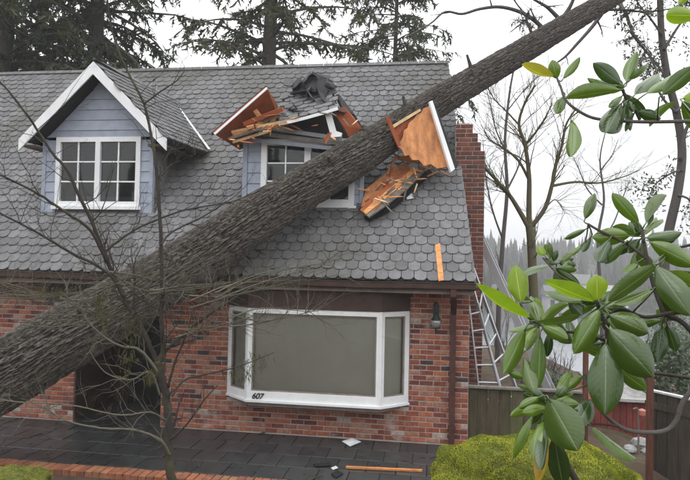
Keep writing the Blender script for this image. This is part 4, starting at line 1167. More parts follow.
# ------------------------------------------------------------------ boulders with moss
def boulder(name, c, rxyz, seed, label, nmoss, lump=.22, moss='moss'):
    th = thing(name, (c.x, c.y, c.z - rxyz[2] * .5), label, 'boulder')
    nu, nv = 72, 36
    vs = []; off = Vector((seed * 3.1, seed * 1.7, 0))
    def surf(u, v):
        d = Vector((math.cos(u) * math.sin(v), math.sin(u) * math.sin(v), math.cos(v)))
        h = 1 + lump * noise.noise(d * 1.3 + off) + lump * .5 * noise.noise(d * 3.1 + off) + .05 * noise.noise(d * 8 + off)
        e = Vector((math.copysign(abs(d.x) ** .95, d.x), math.copysign(abs(d.y) ** .95, d.y), math.copysign(abs(d.z) ** .85, d.z)))
        return c + Vector((e.x * rxyz[0], e.y * rxyz[1], e.z * rxyz[2])) * h
    for j in range(nv + 1):
        for i in range(nu): vs.append(surf(2 * PI * i / nu, PI * j / nv * .999 + .0005))
    fs = [(j * nu + i, (j + 1) * nu + i, (j + 1) * nu + (i + 1) % nu, j * nu + (i + 1) % nu) for j in range(nv) for i in range(nu)]
    link('rock', np_mesh('rock', vs, fs, None, M['moss_base'], True), th)
    mb = MB(); r2 = random.Random(seed)
    for _ in range(nmoss):
        u, v = r2.uniform(0, 2 * PI), math.acos(r2.uniform(-.25, 1))
        p = surf(u, v)
        dens = noise.noise(p * 3.5 + off)
        if dens < -.6: continue
        n = (surf(u + .03, v) - surf(u - .03, v)).cross(surf(u, v + .03) - surf(u, v - .03)).normalized()
        if n.dot(p - c) < 0: n = -n
        lift = max(0, noise.noise(p * 7)) * .014 + max(0, noise.noise(p * 26)) * .008
        a = Vector((r2.gauss(0, 1), r2.gauss(0, 1), r2.gauss(0, 1))); a = (a - n * a.dot(n)).normalized()
        d = (n + a * r2.uniform(-.9, .9) + Vector((0, 0, .3))).normalized(); sz = r2.uniform(.005, .011)
        b_ = a.cross(d).normalized() * sz * .45
        base = p + n * lift
        cr = min(1, max(0, .5 + .9 * noise.noise(p * 4 + Vector((9, 9, 9))) + r2.uniform(-.25, .25)))
        mb.add([base - b_, base + b_, base + d * sz + b_ * .4, base + d * sz - b_ * .4], [(0, 1, 2, 3)], cr * .98)
    o = mb.build('moss', M[moss], th); o['kind'] = 'stuff'
    return th
bc = ad(543, 508, 5.0)
boulder('mossy_boulder', bc, (.90, .75, .52), 5, 'large boulder covered in bright yellow-green moss in the right foreground', 120000)
bl = ad(8, 486, 6.6)
boulder('mossy_boulder', bl, (.38, .4, .16), 9, 'small moss covered mound at the lower left corner', 4000)
rk = ad(640, 443, 7.7)
for k, (px, py, d, s, lab) in enumerate([(641, 444, 7.8, .12, 'pale grey stone at the foot of the cedar post, largest'), (630, 449, 7.4, .08, 'grey stone just right of the mossy boulder, left of the larger stone'), (647, 452, 7.3, .07, 'small stone lying in front of the largest pale stone')]):
    d = min((x * .1 for x in range(50, 160)), key=lambda q_: abs(ad(px, py, q_).z - ground_h(ad(px, py, q_).x, ad(px, py, q_).y) - .4 * s))
    p = ad(px, py, d); r2 = random.Random(k); s = s * d / 7.7
    m = MB(); n = 9
    vs = []; prof = [(.5, -.6), (.95, -.2), (1, .15), (.7, .5), (.25, .68)]
    for (R_, z) in prof:
        for j in range(n): vs.append(p + Vector((math.cos(2 * PI * j / n) * R_ * s * r2.uniform(.8, 1.25), math.sin(2 * PI * j / n) * R_ * s * r2.uniform(.8, 1.2), z * s * r2.uniform(.9, 1.1))))
    m.add(vs, [(i * n + j, i * n + (j + 1) % n, i * n + n + (j + 1) % n, i * n + n + j) for i in range(4) for j in range(n)] + [tuple(range(n - 1, -1, -1)), tuple(4 * n + j for j in range(n))])
    tag(m.build('stone', M['rock']), lab, 'stone', 'stones by the boulder')

# ------------------------------------------------------------------ bare mossy tree in front of the house
rg = random.Random(21)
base = ad(173, 505, 6.2)
bt = thing('bare_tree', (base.x, base.y, ground_h(base.x, base.y)), 'bare mossy young tree with spreading twigs in front of the entry', 'tree')
lich = MB()
def blimb(pts, d0, d1, r0, r1, tw, tlen, lev=2, name='branch', up=.2, mat='twig'):
    P = [ad(x, y, d0 + (d1 - d0) * i / (len(pts) - 1)) for i, (x, y) in enumerate(pts)]
    pp, rr = catmull(P, list(np.linspace(r0, r1, len(P))), 6)
    for i in range(len(pp)): pp[i] = pp[i] + Vector((rg.uniform(-1, 1), rg.uniform(-1, 1), rg.uniform(-1, 1))) * rr[i] * .22
    mb = MB(); mb.tube(pp, rr, 8)
    for k in range(tw):
        i = rg.randint(3, len(pp) - 1)
        t = (pp[i] - pp[i - 1]).normalized()
        side = Vector((rg.uniform(-1, 1), rg.uniform(-.8, .8), rg.uniform(-.6, .9)))
        twig(mb, pp[i], t * .7 + side, tlen * rg.uniform(.5, 1.3), max(.0042, rr[i] * .36), lev, rg, .85, up, 3, 5, .9, .6)
    return mb.build(name, M[mat], bt, True)
gb = ground_h(base.x, base.y)
trunk_pts = [(174, 520), (171, 480), (169, 445), (168, 410), (163, 382), (157, 362)]
blimb(trunk_pts, 6.2, 6.2, .050, .040, 3, .4, name='trunk')
blimb([(157, 364), (150, 345), (140, 325), (126, 302), (112, 272), (103, 250), (92, 222), (80, 197), (67, 170), (53, 154), (40, 134), (22, 108), (2, 84), (-25, 60)], 6.2, 5.6, .027, .007, 24, .7)
blimb([(159, 366), (163, 345), (161, 315), (162, 290), (161, 240), (159, 200), (156, 165), (150, 130), (144, 104), (130, 76), (118, 50), (110, 20), (106, -20)], 6.2, 6.0, .026, .007, 16, .5)
blimb([(107, 262), (90, 230), (62, 210), (35, 192), (0, 175), (-30, 165)], 5.95, 5.3, .017, .006, 18, .6)
blimb([(124, 297), (107, 272), (70, 252), (40, 234), (0, 213), (-30, 196)], 6.0, 5.4, .017, .006, 18, .6)
blimb([(105, 252), (125, 236), (147, 224), (185, 210), (230, 202), (262, 190)], 6.0, 6.5, .014, .005, 14, .5)
blimb([(161, 245), (172, 232), (200, 218), (225, 203), (240, 192)], 6.05, 6.4, .012, .004, 6, .4)
blimb([(144, 104), (160, 92), (175, 82), (184, 72)], 6.0, 6.1, .010, .004, 4, .3, 1)
blimb([(157, 360), (175, 342), (198, 322), (225, 304), (248, 290), (280, 276)], 6.2, 6.5, .022, .005, 18, .5)
blimb([(168, 388), (175, 362), (184, 340), (192, 315), (198, 300)], 6.2, 6.0, .014, .005, 5, .35)
blimb([(172, 396), (185, 380), (212, 373), (240, 366), (275, 352)], 6.15, 6.6, .012, .004, 6, .35)
blimb([(170, 440), (186, 425), (204, 400), (218, 385)], 6.1, 5.8, .012, .004, 4, .3)
blimb([(170, 455), (160, 440), (135, 430), (100, 428), (65, 420), (42, 405)], 6.1, 5.6, .016, .005, 14, .4, mat='pale_twig')
blimb([(158, 372), (140, 350), (118, 345), (96, 330), (85, 318)], 6.1, 5.8, .016, .005, 14, .4, mat='pale_twig')
blimb([(160, 395), (150, 372), (130, 380), (105, 372), (90, 352)], 6.1, 5.8, .012, .004, 12, .4, mat='pale_twig')
blimb([(165, 420), (150, 412), (120, 415), (70, 405), (20, 402), (-10, 398)], 6.1, 5.5, .010, .004, 14, .4, mat='pale_twig')
for (x0, y0, x1, y1) in [(-20, 280, 60, 300), (-20, 297, 100, 290), (20, 320, 110, 318), (60, 300, 150, 318), (110, 275, 200, 296), (150, 290, 235, 282), (190, 300, 300, 280), (215, 300, 330, 262), (230, 320, 310, 312), (175, 330, 250, 318), (90, 290, 175, 268)]:
    for _k in range(3): blimb([(x0, y0 + rg.uniform(-8, 8)), (x0 * .6 + x1 * .4, (y0 + y1) / 2 + rg.uniform(-8, 8)), (x1, y1)], 5.9, 6.3, .008, .003, 8, .45, 2, mat='pale_twig')
blimb([(162, 176), (170, 166), (182, 160), (196, 154)], 6.1, 6.2, .008, .004, 12, .28, 2)
blimb([(160, 168), (166, 158), (172, 150), (184, 148)], 6.1, 6.2, .007, .004, 10, .25, 2)
rl = random.Random(2)
for (x, y, hgt, wd, n) in [(104, 312, 34, 8, 70), (131, 335, 50, 10, 120), (126, 365, 30, 7, 40), (99, 300, 16, 6, 50), (60, 290, 8, 30, 50), (150, 375, 14, 6, 90), (240, 375, 10, 18, 60), (255, 360, 18, 14, 60)]:
    for _ in range(n):
        p = ad(x + rl.gauss(0, wd * .5), y + rl.uniform(-.5, .5) * hgt, 5.95 + rl.gauss(0, .08))
        d = Vector((rl.gauss(0, .35), rl.gauss(0, .35), -1)).normalized() * rl.uniform(.03, .10); a = d.orthogonal().normalized() * .004
        lich.add([p - a, p + a, p + d], [(0, 1, 2)])
o = lich.build('lichen', M['lichen'], bt); o['kind'] = 'stuff'

# ------------------------------------------------------------------ conifers behind the house
def conifer(x, y, H, Rm, tr, nl, z0, seed, label, mat, dens=1.0, twigmat='far_bark', top=1.0, group='conifers behind the house', droop=.35, clump=.42, left=1.0):
    r2 = random.Random(seed)
    gz = ground_h(x, y) - .2
    t = thing('conifer', (x, y, gz), label, 'tree', group)
    m = MB(); m.tube([(x + .05 * math.sin(k), y, gz + (H - gz) * k / 9) for k in range(10)], [tr * (1 - .6 * k / 9) for k in range(10)], 10); m.build('trunk', M[twigmat], t, True)
    lm = MB(); SP = []
    for i in range(nl):
        z = z0 + (H - z0) * (i + r2.random()) / nl
        f = (H - z) / (H - z0)
        L = Rm * (min(1, .25 + 1.1 * f)) * r2.uniform(.55, 1.15)
        th = r2.uniform(0, 2 * PI)
        if math.cos(th) < 0: L *= 1 + (left - 1) * abs(math.cos(th))
        d = Vector((math.cos(th), math.sin(th), r2.uniform(-.05, .3)))
        p = Vector((x, y, z)); path = [p]
        n = 8
        for k in range(n):
            d = (d + Vector((r2.uniform(-.12, .12), r2.uniform(-.12, .12), -droop * .2 + r2.uniform(-.08, .08)))).normalized()
            p = p + d * L / n; path.append(p)
        lm.tube(path, [tr * .16 * (1 - .85 * k / n) + .006 for k in range(n + 1)], 4, cap=False)
        for k in range(2, n + 1):
            for _ in range(int(max(1, dens * 3 * r2.uniform(.4, 1.5)))):
                q_ = path[k].lerp(path[k - 1], r2.random())
                sd = Vector((-d.y, d.x, 0)) * r2.choice((-1, 1)) + d * r2.uniform(.1, 1.0) + Vector((0, 0, r2.uniform(-.7, .1)))
                sd.normalize(); tl = clump * r2.uniform(.6, 1.6)
                col = min(.98, max(0, .45 + .5 * noise.noise(q_ * 1.1) + r2.uniform(-.25, .25)))
                SP.append((*q_, *sd, tl, col))
    lm.build('limbs', M[twigmat], t)
    SP = np.array(SP); g = np.random.default_rng(seed); K = 14
    Q = np.repeat(SP, K, 0); n_ = len(Q); st_ = np.tile((np.arange(K) + .5) / K, len(SP))[:, None]
    C_ = Q[:, :3] + Q[:, 3:6] * Q[:, 6:7] * st_; C_[:, 2] -= .16 * st_[:, 0] ** 2
    a_ = Q[:, 3:6] * g.uniform(.2, 1, (n_, 1)) + g.normal(0, .6, (n_, 3)); a_[:, 2] -= .35
    a_ /= np.linalg.norm(a_, axis=1)[:, None]
    b_ = np.cross(a_, g.normal(0, 1, (n_, 3))); b_ *= (g.uniform(.018, .042, n_) / np.linalg.norm(b_, axis=1))[:, None]
    e_ = C_ + a_ * g.uniform(.10, .25, (n_, 1))
    V_ = np.stack([C_ - b_, C_ + b_, e_ + b_ * .3, e_ - b_ * .3], 1).reshape(-1, 3)
    F_ = np.arange(n_ * 4).reshape(-1, 4).tolist()
    link('crown', np_mesh('crown', V_.tolist(), F_, np.clip(Q[:, 7] + g.uniform(-.1, .1, n_), 0, .98), M[mat]), t)
    return t
c1 = ad(97, 40, 19)
conifer(c1.x, c1.y, 16.5, 3.5, .36, 125, 6.8, 1, 'dense dark fir behind the gabled dormer', 'needle', 1.05)
c0 = ad(8, 40, 17.5)
conifer(c0.x, c0.y, 15.5, 3.8, .3, 115, 6.5, 2, 'dense dark fir at the upper left corner', 'needle', 1.1)
c2 = ad(271, 30, 20.5)
conifer(c2.x, c2.y, 17, 5.6, .36, 76, 7.5, 3, 'open crowned fir with straight bare trunk behind the ridge', 'needle', 1.15, left=.42)
c3 = ad(395, 45, 24)
conifer(c3.x, c3.y, 15.5, 3.4, .15, 70, 7, 4, 'slender fir behind the ridge left of the trunk tip', 'needle', 1.0)
# ------------------------------------------------------------------ bare tree beyond the fence
def bare_tree(name, label, limbs, mat, seed, tw, tlen, lev, leaf=None, group=None):
    r2 = random.Random(seed)
    p0 = ad(*limbs[0][0][0], limbs[0][1])
    t = thing(name, (p0.x, p0.y, ground_h(p0.x, p0.y) - .1), label, 'tree', group)
    lf = MB() if leaf else None
    for k, (pts, d, r0, r1) in enumerate(limbs):
        dl = list(np.linspace(d, d + r2.uniform(-.6, .6) * (k > 0), len(pts)))
        P = [ad(x, y, q_) for (x, y), q_ in zip(pts, dl)]
        if k == 0: P.insert(0, Vector((P[0].x, P[0].y, ground_h(P[0].x, P[0].y) - .1)))
        pp, rr = catmull(P, list(np.linspace(r0, r1, len(P))), 6)
        mb = MB(); mb.tube(pp, rr, 8)
        for _ in range(tw if k else 2):
            i = r2.randint(len(pp) // 3, len(pp) - 1)
            tt = (pp[i] - pp[i - 1]).normalized()
            path = twig(mb, pp[i], tt + Vector((r2.uniform(-1, 1), r2.uniform(-1, 1), r2.uniform(-.5, .8))), tlen * r2.uniform(.5, 1.2), max(.005, rr[i] * .4), lev, r2, .5, .15, 4, 4, .8, .62)
            if lf:
                for q_ in path[1:]:
                    for _2 in range(r2.randint(3, 8)):
                        o = Vector((r2.gauss(0, 1), r2.gauss(0, 1), r2.gauss(-.4, 1))).normalized()
                        b = q_ + o * r2.uniform(.02, .22); a = o.cross(Vector((r2.gauss(0, 1), r2.gauss(0, 1), 1))).normalized() * .018
                        lf.add([b - a, b + a, b + o * .07 + a * .5, b + o * .07 - a * .5], [(0, 1, 2, 3)])
        mb.build('trunk' if k == 0 else 'branch', mat, t, True)
    if lf: lf.build('leaves', leaf, t)
    return t
T1 = [([(536, 400), (535, 330), (533, 280), (531, 240), (529, 224)], 12.5, .11, .08),
      ([(529, 228), (520, 212), (510, 196), (498, 182), (487, 170), (480, 160)], 12.5, .055, .02),
      ([(529, 228), (529, 200), (529, 175), (525, 145), (519, 125), (524, 105), (535, 85)], 12.5, .06, .016),
      ([(532, 226), (545, 208), (552, 185), (556, 165), (562, 145), (566, 125), (575, 110)], 12.5, .05, .015),
      ([(552, 186), (575, 182), (598, 183), (620, 178), (640, 170)], 12.4, .03, .008),
      ([(529, 180), (518, 160), (503, 148), (490, 140), (484, 130)], 12.5, .03, .010),
      ([(525, 145), (536, 132), (545, 118), (552, 104)], 12.5, .025, .010),
      ([(519, 125), (507, 112), (495, 100), (488, 88)], 12.6, .02, .008),
      ([(548, 205), (556, 200), (565, 213)], 12.4, .014, .006)]
bare_tree('bare_tree', 'mossy bare forked tree beyond the fence right of the chimney', T1, M['moss_trunk'], 5, 18, 1.0, 2)
T3 = [([(497, 380), (499, 300), (503, 240), (507, 190), (505, 140), (510, 90), (516, 60)], 17, .09, .02),
      ([(503, 240), (494, 215), (488, 190), (484, 165)], 17, .03, .01), ([(507, 190), (517, 170), (524, 150), (533, 128)], 17, .03, .01), ([(505, 150), (496, 130), (491, 108), (487, 92)], 17, .025, .008),
      ([(508, 110), (520, 95), (530, 84), (543, 72)], 17, .02, .008)]
bare_tree('bare_tree', 'thin grey bare tree right behind the chimney', T3, M['purple_bark'], 15, 16, 1.2, 2)
T4 = [([(603, 380), (601, 300), (598, 240), (604, 200), (600, 160), (606, 130)], 21, .09, .015), ([(600, 245), (614, 222), (622, 200), (630, 180)], 21, .03, .01),
      ([(602, 205), (588, 190), (580, 172), (574, 158)], 21, .03, .01), ([(601, 170), (612, 155), (618, 140)], 21, .02, .008)]
bare_tree('bare_tree', 'thin distant bare tree behind the big leaf cluster, left of the dark trunk', T4, M['purple_bark'], 16, 14, 1.3, 2)
T2 = [([(664, 420), (665, 330), (664, 270), (668, 235), (678, 190), (682, 150), (676, 110), (668, 80), (662, 40), (660, 0), (658, -60)], 13.5, .13, .06),
      ([(676, 112), (664, 100), (655, 84), (646, 66)], 13.4, .035, .012), ([(680, 160), (686, 130), (700, 105), (712, 80)], 13.4, .05, .02),
      ([(668, 80), (655, 62), (640, 45), (628, 30)], 13.4, .03, .01), ([(664, 50), (676, 30), (690, 10), (700, -10)], 13.4, .035, .012),
      ([(662, 35), (650, 18), (640, 6), (630, -10)], 13.4, .03, .01), ([(680, 170), (668, 175), (655, 185), (648, 200)], 13.4, .025, .008),
      ([(678, 195), (690, 200), (700, 215)], 13.4, .03, .01), ([(676, 112), (690, 96), (705, 60)], 13.2, .03, .01)]
bare_tree('sparse_tree', 'dark trunked tree with sparse small leaves at the right edge', T2, M['purple_bark'], 8, 10, .8, 1, M['needle_dry'])
# hazy bare shrubs on the slope beyond the fence
for k, (px, py, d, sz, lab) in enumerate([(505, 372, 17, 1.3, 'bare twiggy shrub beyond the fence, just right of the ladders'), (560, 382, 16, 1.2, 'bare twiggy shrub beyond the fence below the lake'), (612, 370, 22, 2.0, 'bare twiggy shrub left of the dark trunked tree'), (500, 330, 26, 2.6, 'taller bare shrub seen between the ladders and the mossy tree')]):
    p = ad(px, py, d); r2 = random.Random(50 + k)
    g0 = ground_h(p.x, p.y)
    t = thing('bare_shrub', (p.x, p.y, g0), lab, 'shrub', 'bare shrubs on the slope')
    m = MB()
    for _ in range(12):
        twig(m, (p.x + r2.uniform(-.3, .3), p.y + r2.uniform(-.3, .3), g0 - .1), (r2.uniform(-.5, .5), r2.uniform(-.5, .5), 1), (p.z - g0 + sz) * r2.uniform(.5, .85), .02, 3, r2, .4, .2, 3, 4, .6, .6)
    m.build('twigs', M['purple_bark'], t)
def leafy_shrub(px, py, d, rx_, rz_, n, seed, lab):
    p = ad(px, py, d); r2 = random.Random(seed); g0 = ground_h(p.x, p.y)
    t = thing('evergreen_shrub', (p.x, p.y, g0), lab, 'shrub', 'evergreen shrubs by the right fence')
    m = MB()
    for _ in range(7): twig(m, (p.x, p.y, g0 - .1), (r2.uniform(-.6, .6), r2.uniform(-.6, .6), 1), (p.z + rz_ - g0) * r2.uniform(.6, .95), .03, 1, r2)
    m.build('stems', M['far_bark'], t)
    m = MB()
    for _ in range(n):
        o = Vector((r2.gauss(0, 1), r2.gauss(0, 1), r2.gauss(0, 1))).normalized() * r2.random() ** .4
        c = p + Vector((o.x * rx_, o.y * rx_, o.z * rz_))
        if noise.noise(c * 2.2) < -.18: continue
        a = Vector((r2.gauss(0, 1), r2.gauss(0, 1), r2.gauss(.3, .7))).normalized(); b = a.orthogonal().normalized(); L = r2.uniform(.05, .10); w_ = L * .32
        m.add([c, c + a * L * .5 + b * w_, c + a * L, c + a * L * .5 - b * w_], [(0, 1, 2, 3)])
    m.build('foliage', M['shrub'], t)
leafy_shrub(674, 362, 11.0, .75, .62, 3500, 1, 'dark evergreen shrub behind the dark fence at the right edge')
leafy_shrub(628, 384, 14.5, .8, .5, 2200, 2, 'low evergreen shrub behind the red shed roof')
leafy_shrub(548, 388, 14.0, .7, .45, 1800, 3, 'small evergreen shrub behind the mossy bare tree')
leafy_shrub(700, 345, 15.0, 1.3, 1.0, 4500, 4, 'taller evergreen shrub cut by the right edge of the photo')

# ------------------------------------------------------------------ far shore
r2 = random.Random(77)
V_, F_, R_ = [], [], []
def far_conifer(x, y, z, h, w, col):
    n = 7
    for lay in range(6):
        zb, zt = z + h * (.08 + .145 * lay), z + h * (.08 + .145 * lay + .30)
        rr = w * (1 - lay / 6.6)
        b = len(V_); ph = r2.random() * 6
        for j in range(n * 2):
            q_ = rr * (1 if j % 2 else .55) * r2.uniform(.75, 1.2); a = PI * j / n + ph
            V_.append((x + q_ * math.cos(a), y + q_ * math.sin(a), zb + r2.uniform(-.04, .03) * h - (.05 * h if j % 2 else 0)))
        V_.append((x, y, min(zt, z + h)))
        for j in range(n * 2): F_.append((b + j, b + (j + 1) % (n * 2), b + n * 2)); R_.append(min(.99, max(0, col + r2.uniform(-.08, .08))))
for k in range(1500):
    y = 118 + 150 * r2.random() ** .8; x = r2.uniform(-30, 170) if k < 1250 else r2.uniform(-150, -30)
    h = r2.uniform(5, 11) * (1.35 if r2.random() < .12 else 1)
    if y < 128 and r2.random() < .6: continue
    far_conifer(x, y, ground_h(x, y) - .3, h, h * r2.uniform(.15, .24), r2.random() * .75 if r2.random() < .75 else r2.uniform(.8, .99))
o = link('far_forest', np_mesh('far_forest', V_, F_, R_, M['far_tree'])); tag(o, 'hazy conifer wood covering the hill across the lake', 'forest', kind='stuff')
V_, F_, R_ = [], [], []
for k in range(20):
    y = r2.uniform(-50, -20); x = r2.uniform(-42, 38); h = r2.uniform(10, 15)
    far_conifer(x, y, ground_h(x, y) - .3, h, h * r2.uniform(.13, .2), r2.random() * .7)
o = link('near_woodland', np_mesh('near_woodland', V_, F_, R_, M['far_tree'])); tag(o, 'dark conifer wood behind the viewpoint, mirrored in the dormer panes', 'forest', kind='stuff')
def far_house(px, py, d, w, h, wall, roofm, lab):
    p = ad(px, py, d); g0 = ground_h(p.x, p.y)
    t = thing('lake_house', (p.x, p.y, g0), lab, 'house', 'houses on the far shore')
    zb, zt = min(g0, p.z - h / 2) - .5, p.z + h / 2
    m = MB(); m.box(p.x - w / 2, p.x + w / 2, p.y, p.y + 7, zb, zt); m.build('wall', M[wall], t)
    m = MB(); m.add([(p.x - w / 2 - .5, p.y - .5, zt - .2), (p.x + w / 2 + .5, p.y - .5, zt - .2), (p.x + w / 2 + .5, p.y + 7.5, zt - .2), (p.x - w / 2 - .5, p.y + 7.5, zt - .2), (p.x - w / 2 - .5, p.y + 3.5, zt + 2), (p.x + w / 2 + .5, p.y + 3.5, zt + 2)],
                    [(0, 1, 5, 4), (2, 3, 4, 5), (1, 2, 5), (3, 0, 4), (3, 2, 1, 0)]); m.build('roof', M[roofm], t)
    for i in range(3):
        for j in range(2 if h > 4 else 1):
            x0 = p.x - w / 2 + w * (i + .25) / 3
            m = MB(); m.box(x0, x0 + w / 6, p.y - .06, p.y - .01, zt - 2.2 - 2.6 * j, zt - .9 - 2.6 * j); m.build('window', M['black'], t)
far_house(561, 306, 122, 5, 4.2, 'rock', 'shingle', 'grey lakeside house with dark windows left of the cedar post')
far_house(588, 290, 140, 5, 3.2, 'white', 'shingle', 'white house among the trees across the lake')
far_house(614, 303, 124, 5.5, 3, 'pale_roof', 'rock', 'low pale house with grey roof on the far shore, rightmost')
far_house(508, 303, 126, 5, 3.4, 'tan_trim', 'shingle', 'tan house on the far shore seen behind the ladders')

# ------------------------------------------------------------------ big-leaved shrub in the foreground
DP = 2.05
rb = ad(640, 560, DP)
rho = thing('magnolia_shrub', (rb.x, rb.y, ground_h(rb.x, rb.y)), 'large glossy green leaves of an evergreen shrub close to the camera at right', 'shrub')
rgl = random.Random(31)
def leaf(b, t, w, c, d=DP, dz=None):
    """leaf from picture base b to tip t, apparent width w px, colour key c"""
    Lp0 = math.hypot(t[0] - b[0], t[1] - b[1])
    dz = (-.35 * (t[1] - b[1]) / Lp0 + rgl.uniform(-.5, .5)) * Lp0 * d / FPX if dz is None else dz
    B, T = ad(*b, d), ad(*t, d + dz)
    ax = T - B; L = ax.length; ax.normalize()
    view = (B - CAMP).normalized()
    side = ax.cross(view).normalized()
    Lp = math.hypot(t[0] - b[0], t[1] - b[1])
    wm = w * d / FPX
    full = max(wm, L * .33)
    phi = math.acos(min(1, wm / full)) * rgl.choice((-1, 1))
    nrm_ = side.cross(ax).normalized()
    if nrm_.dot(view) > 0: nrm_ = -nrm_
    s2 = side * math.cos(phi) + nrm_ * math.sin(phi); n2 = s2.cross(ax).normalized()
    if n2.dot(view) > 0: n2 = -n2
    VL = [-1, -.68, -.36, -.055, 0, .055, .36, .68, 1]
    nu, nv = 14, 8
    fold, arch, wave = rgl.uniform(.10, .30), rgl.uniform(-.22, .10), rgl.uniform(.0, .05)
    curl = rgl.uniform(.25, .95)
    twist = rgl.uniform(-.45, .45); ph = rgl.uniform(0, 6)
    vs, vein = [], []
    for i in range(nu + 1):
        u = i / nu
        prof_ = (math.sin(PI * min(1, u ** 1.12)) ** .66) if 0 < u < 1 else 0
        hw = full / 2 * max(prof_, .02)
        for j in range(nv + 1):
            v = VL[j]
            a = twist * (u - .5)
            sx = s2 * math.cos(a) + n2 * math.sin(a); nz = n2 * math.cos(a) - s2 * math.sin(a)
            p = B + ax * (L * u) + sx * (hw * v) + nz * (abs(v) ** .6 * hw * .10 - v * v * hw * curl - arch * L * (4 * (u - .5) ** 2 - 1) * -1 * .5 + wave * full * math.sin(u * 11 + ph) * v * abs(v))
            vs.append(p); vein.append(1.0 if j == nv // 2 else 0.0)
    fs = [(i * (nv + 1) + j, i * (nv + 1) + j + 1, (i + 1) * (nv + 1) + j + 1, (i + 1) * (nv + 1) + j) for i in range(nu) for j in range(nv)]
    me = np_mesh('leaf', vs, fs, None, M['leaf_' + c], True)
    at = me.attributes.new('vein', 'FLOAT', 'POINT'); at.data.foreach_set('value', [x * .8 for x in vein])
    for nm_, k_ in (('lu', 0), ('lv', 1)):
        at = me.attributes.new(nm_, 'FLOAT', 'POINT'); at.data.foreach_set('value', [((i // (nv + 1)) / nu, abs(VL[i % (nv + 1)]))[k_] for i in range(len(vs))])
    link('leaf', me, rho)
    LBASE.append((B.copy(), ax.copy()))
LBASE = []; STEMP = []
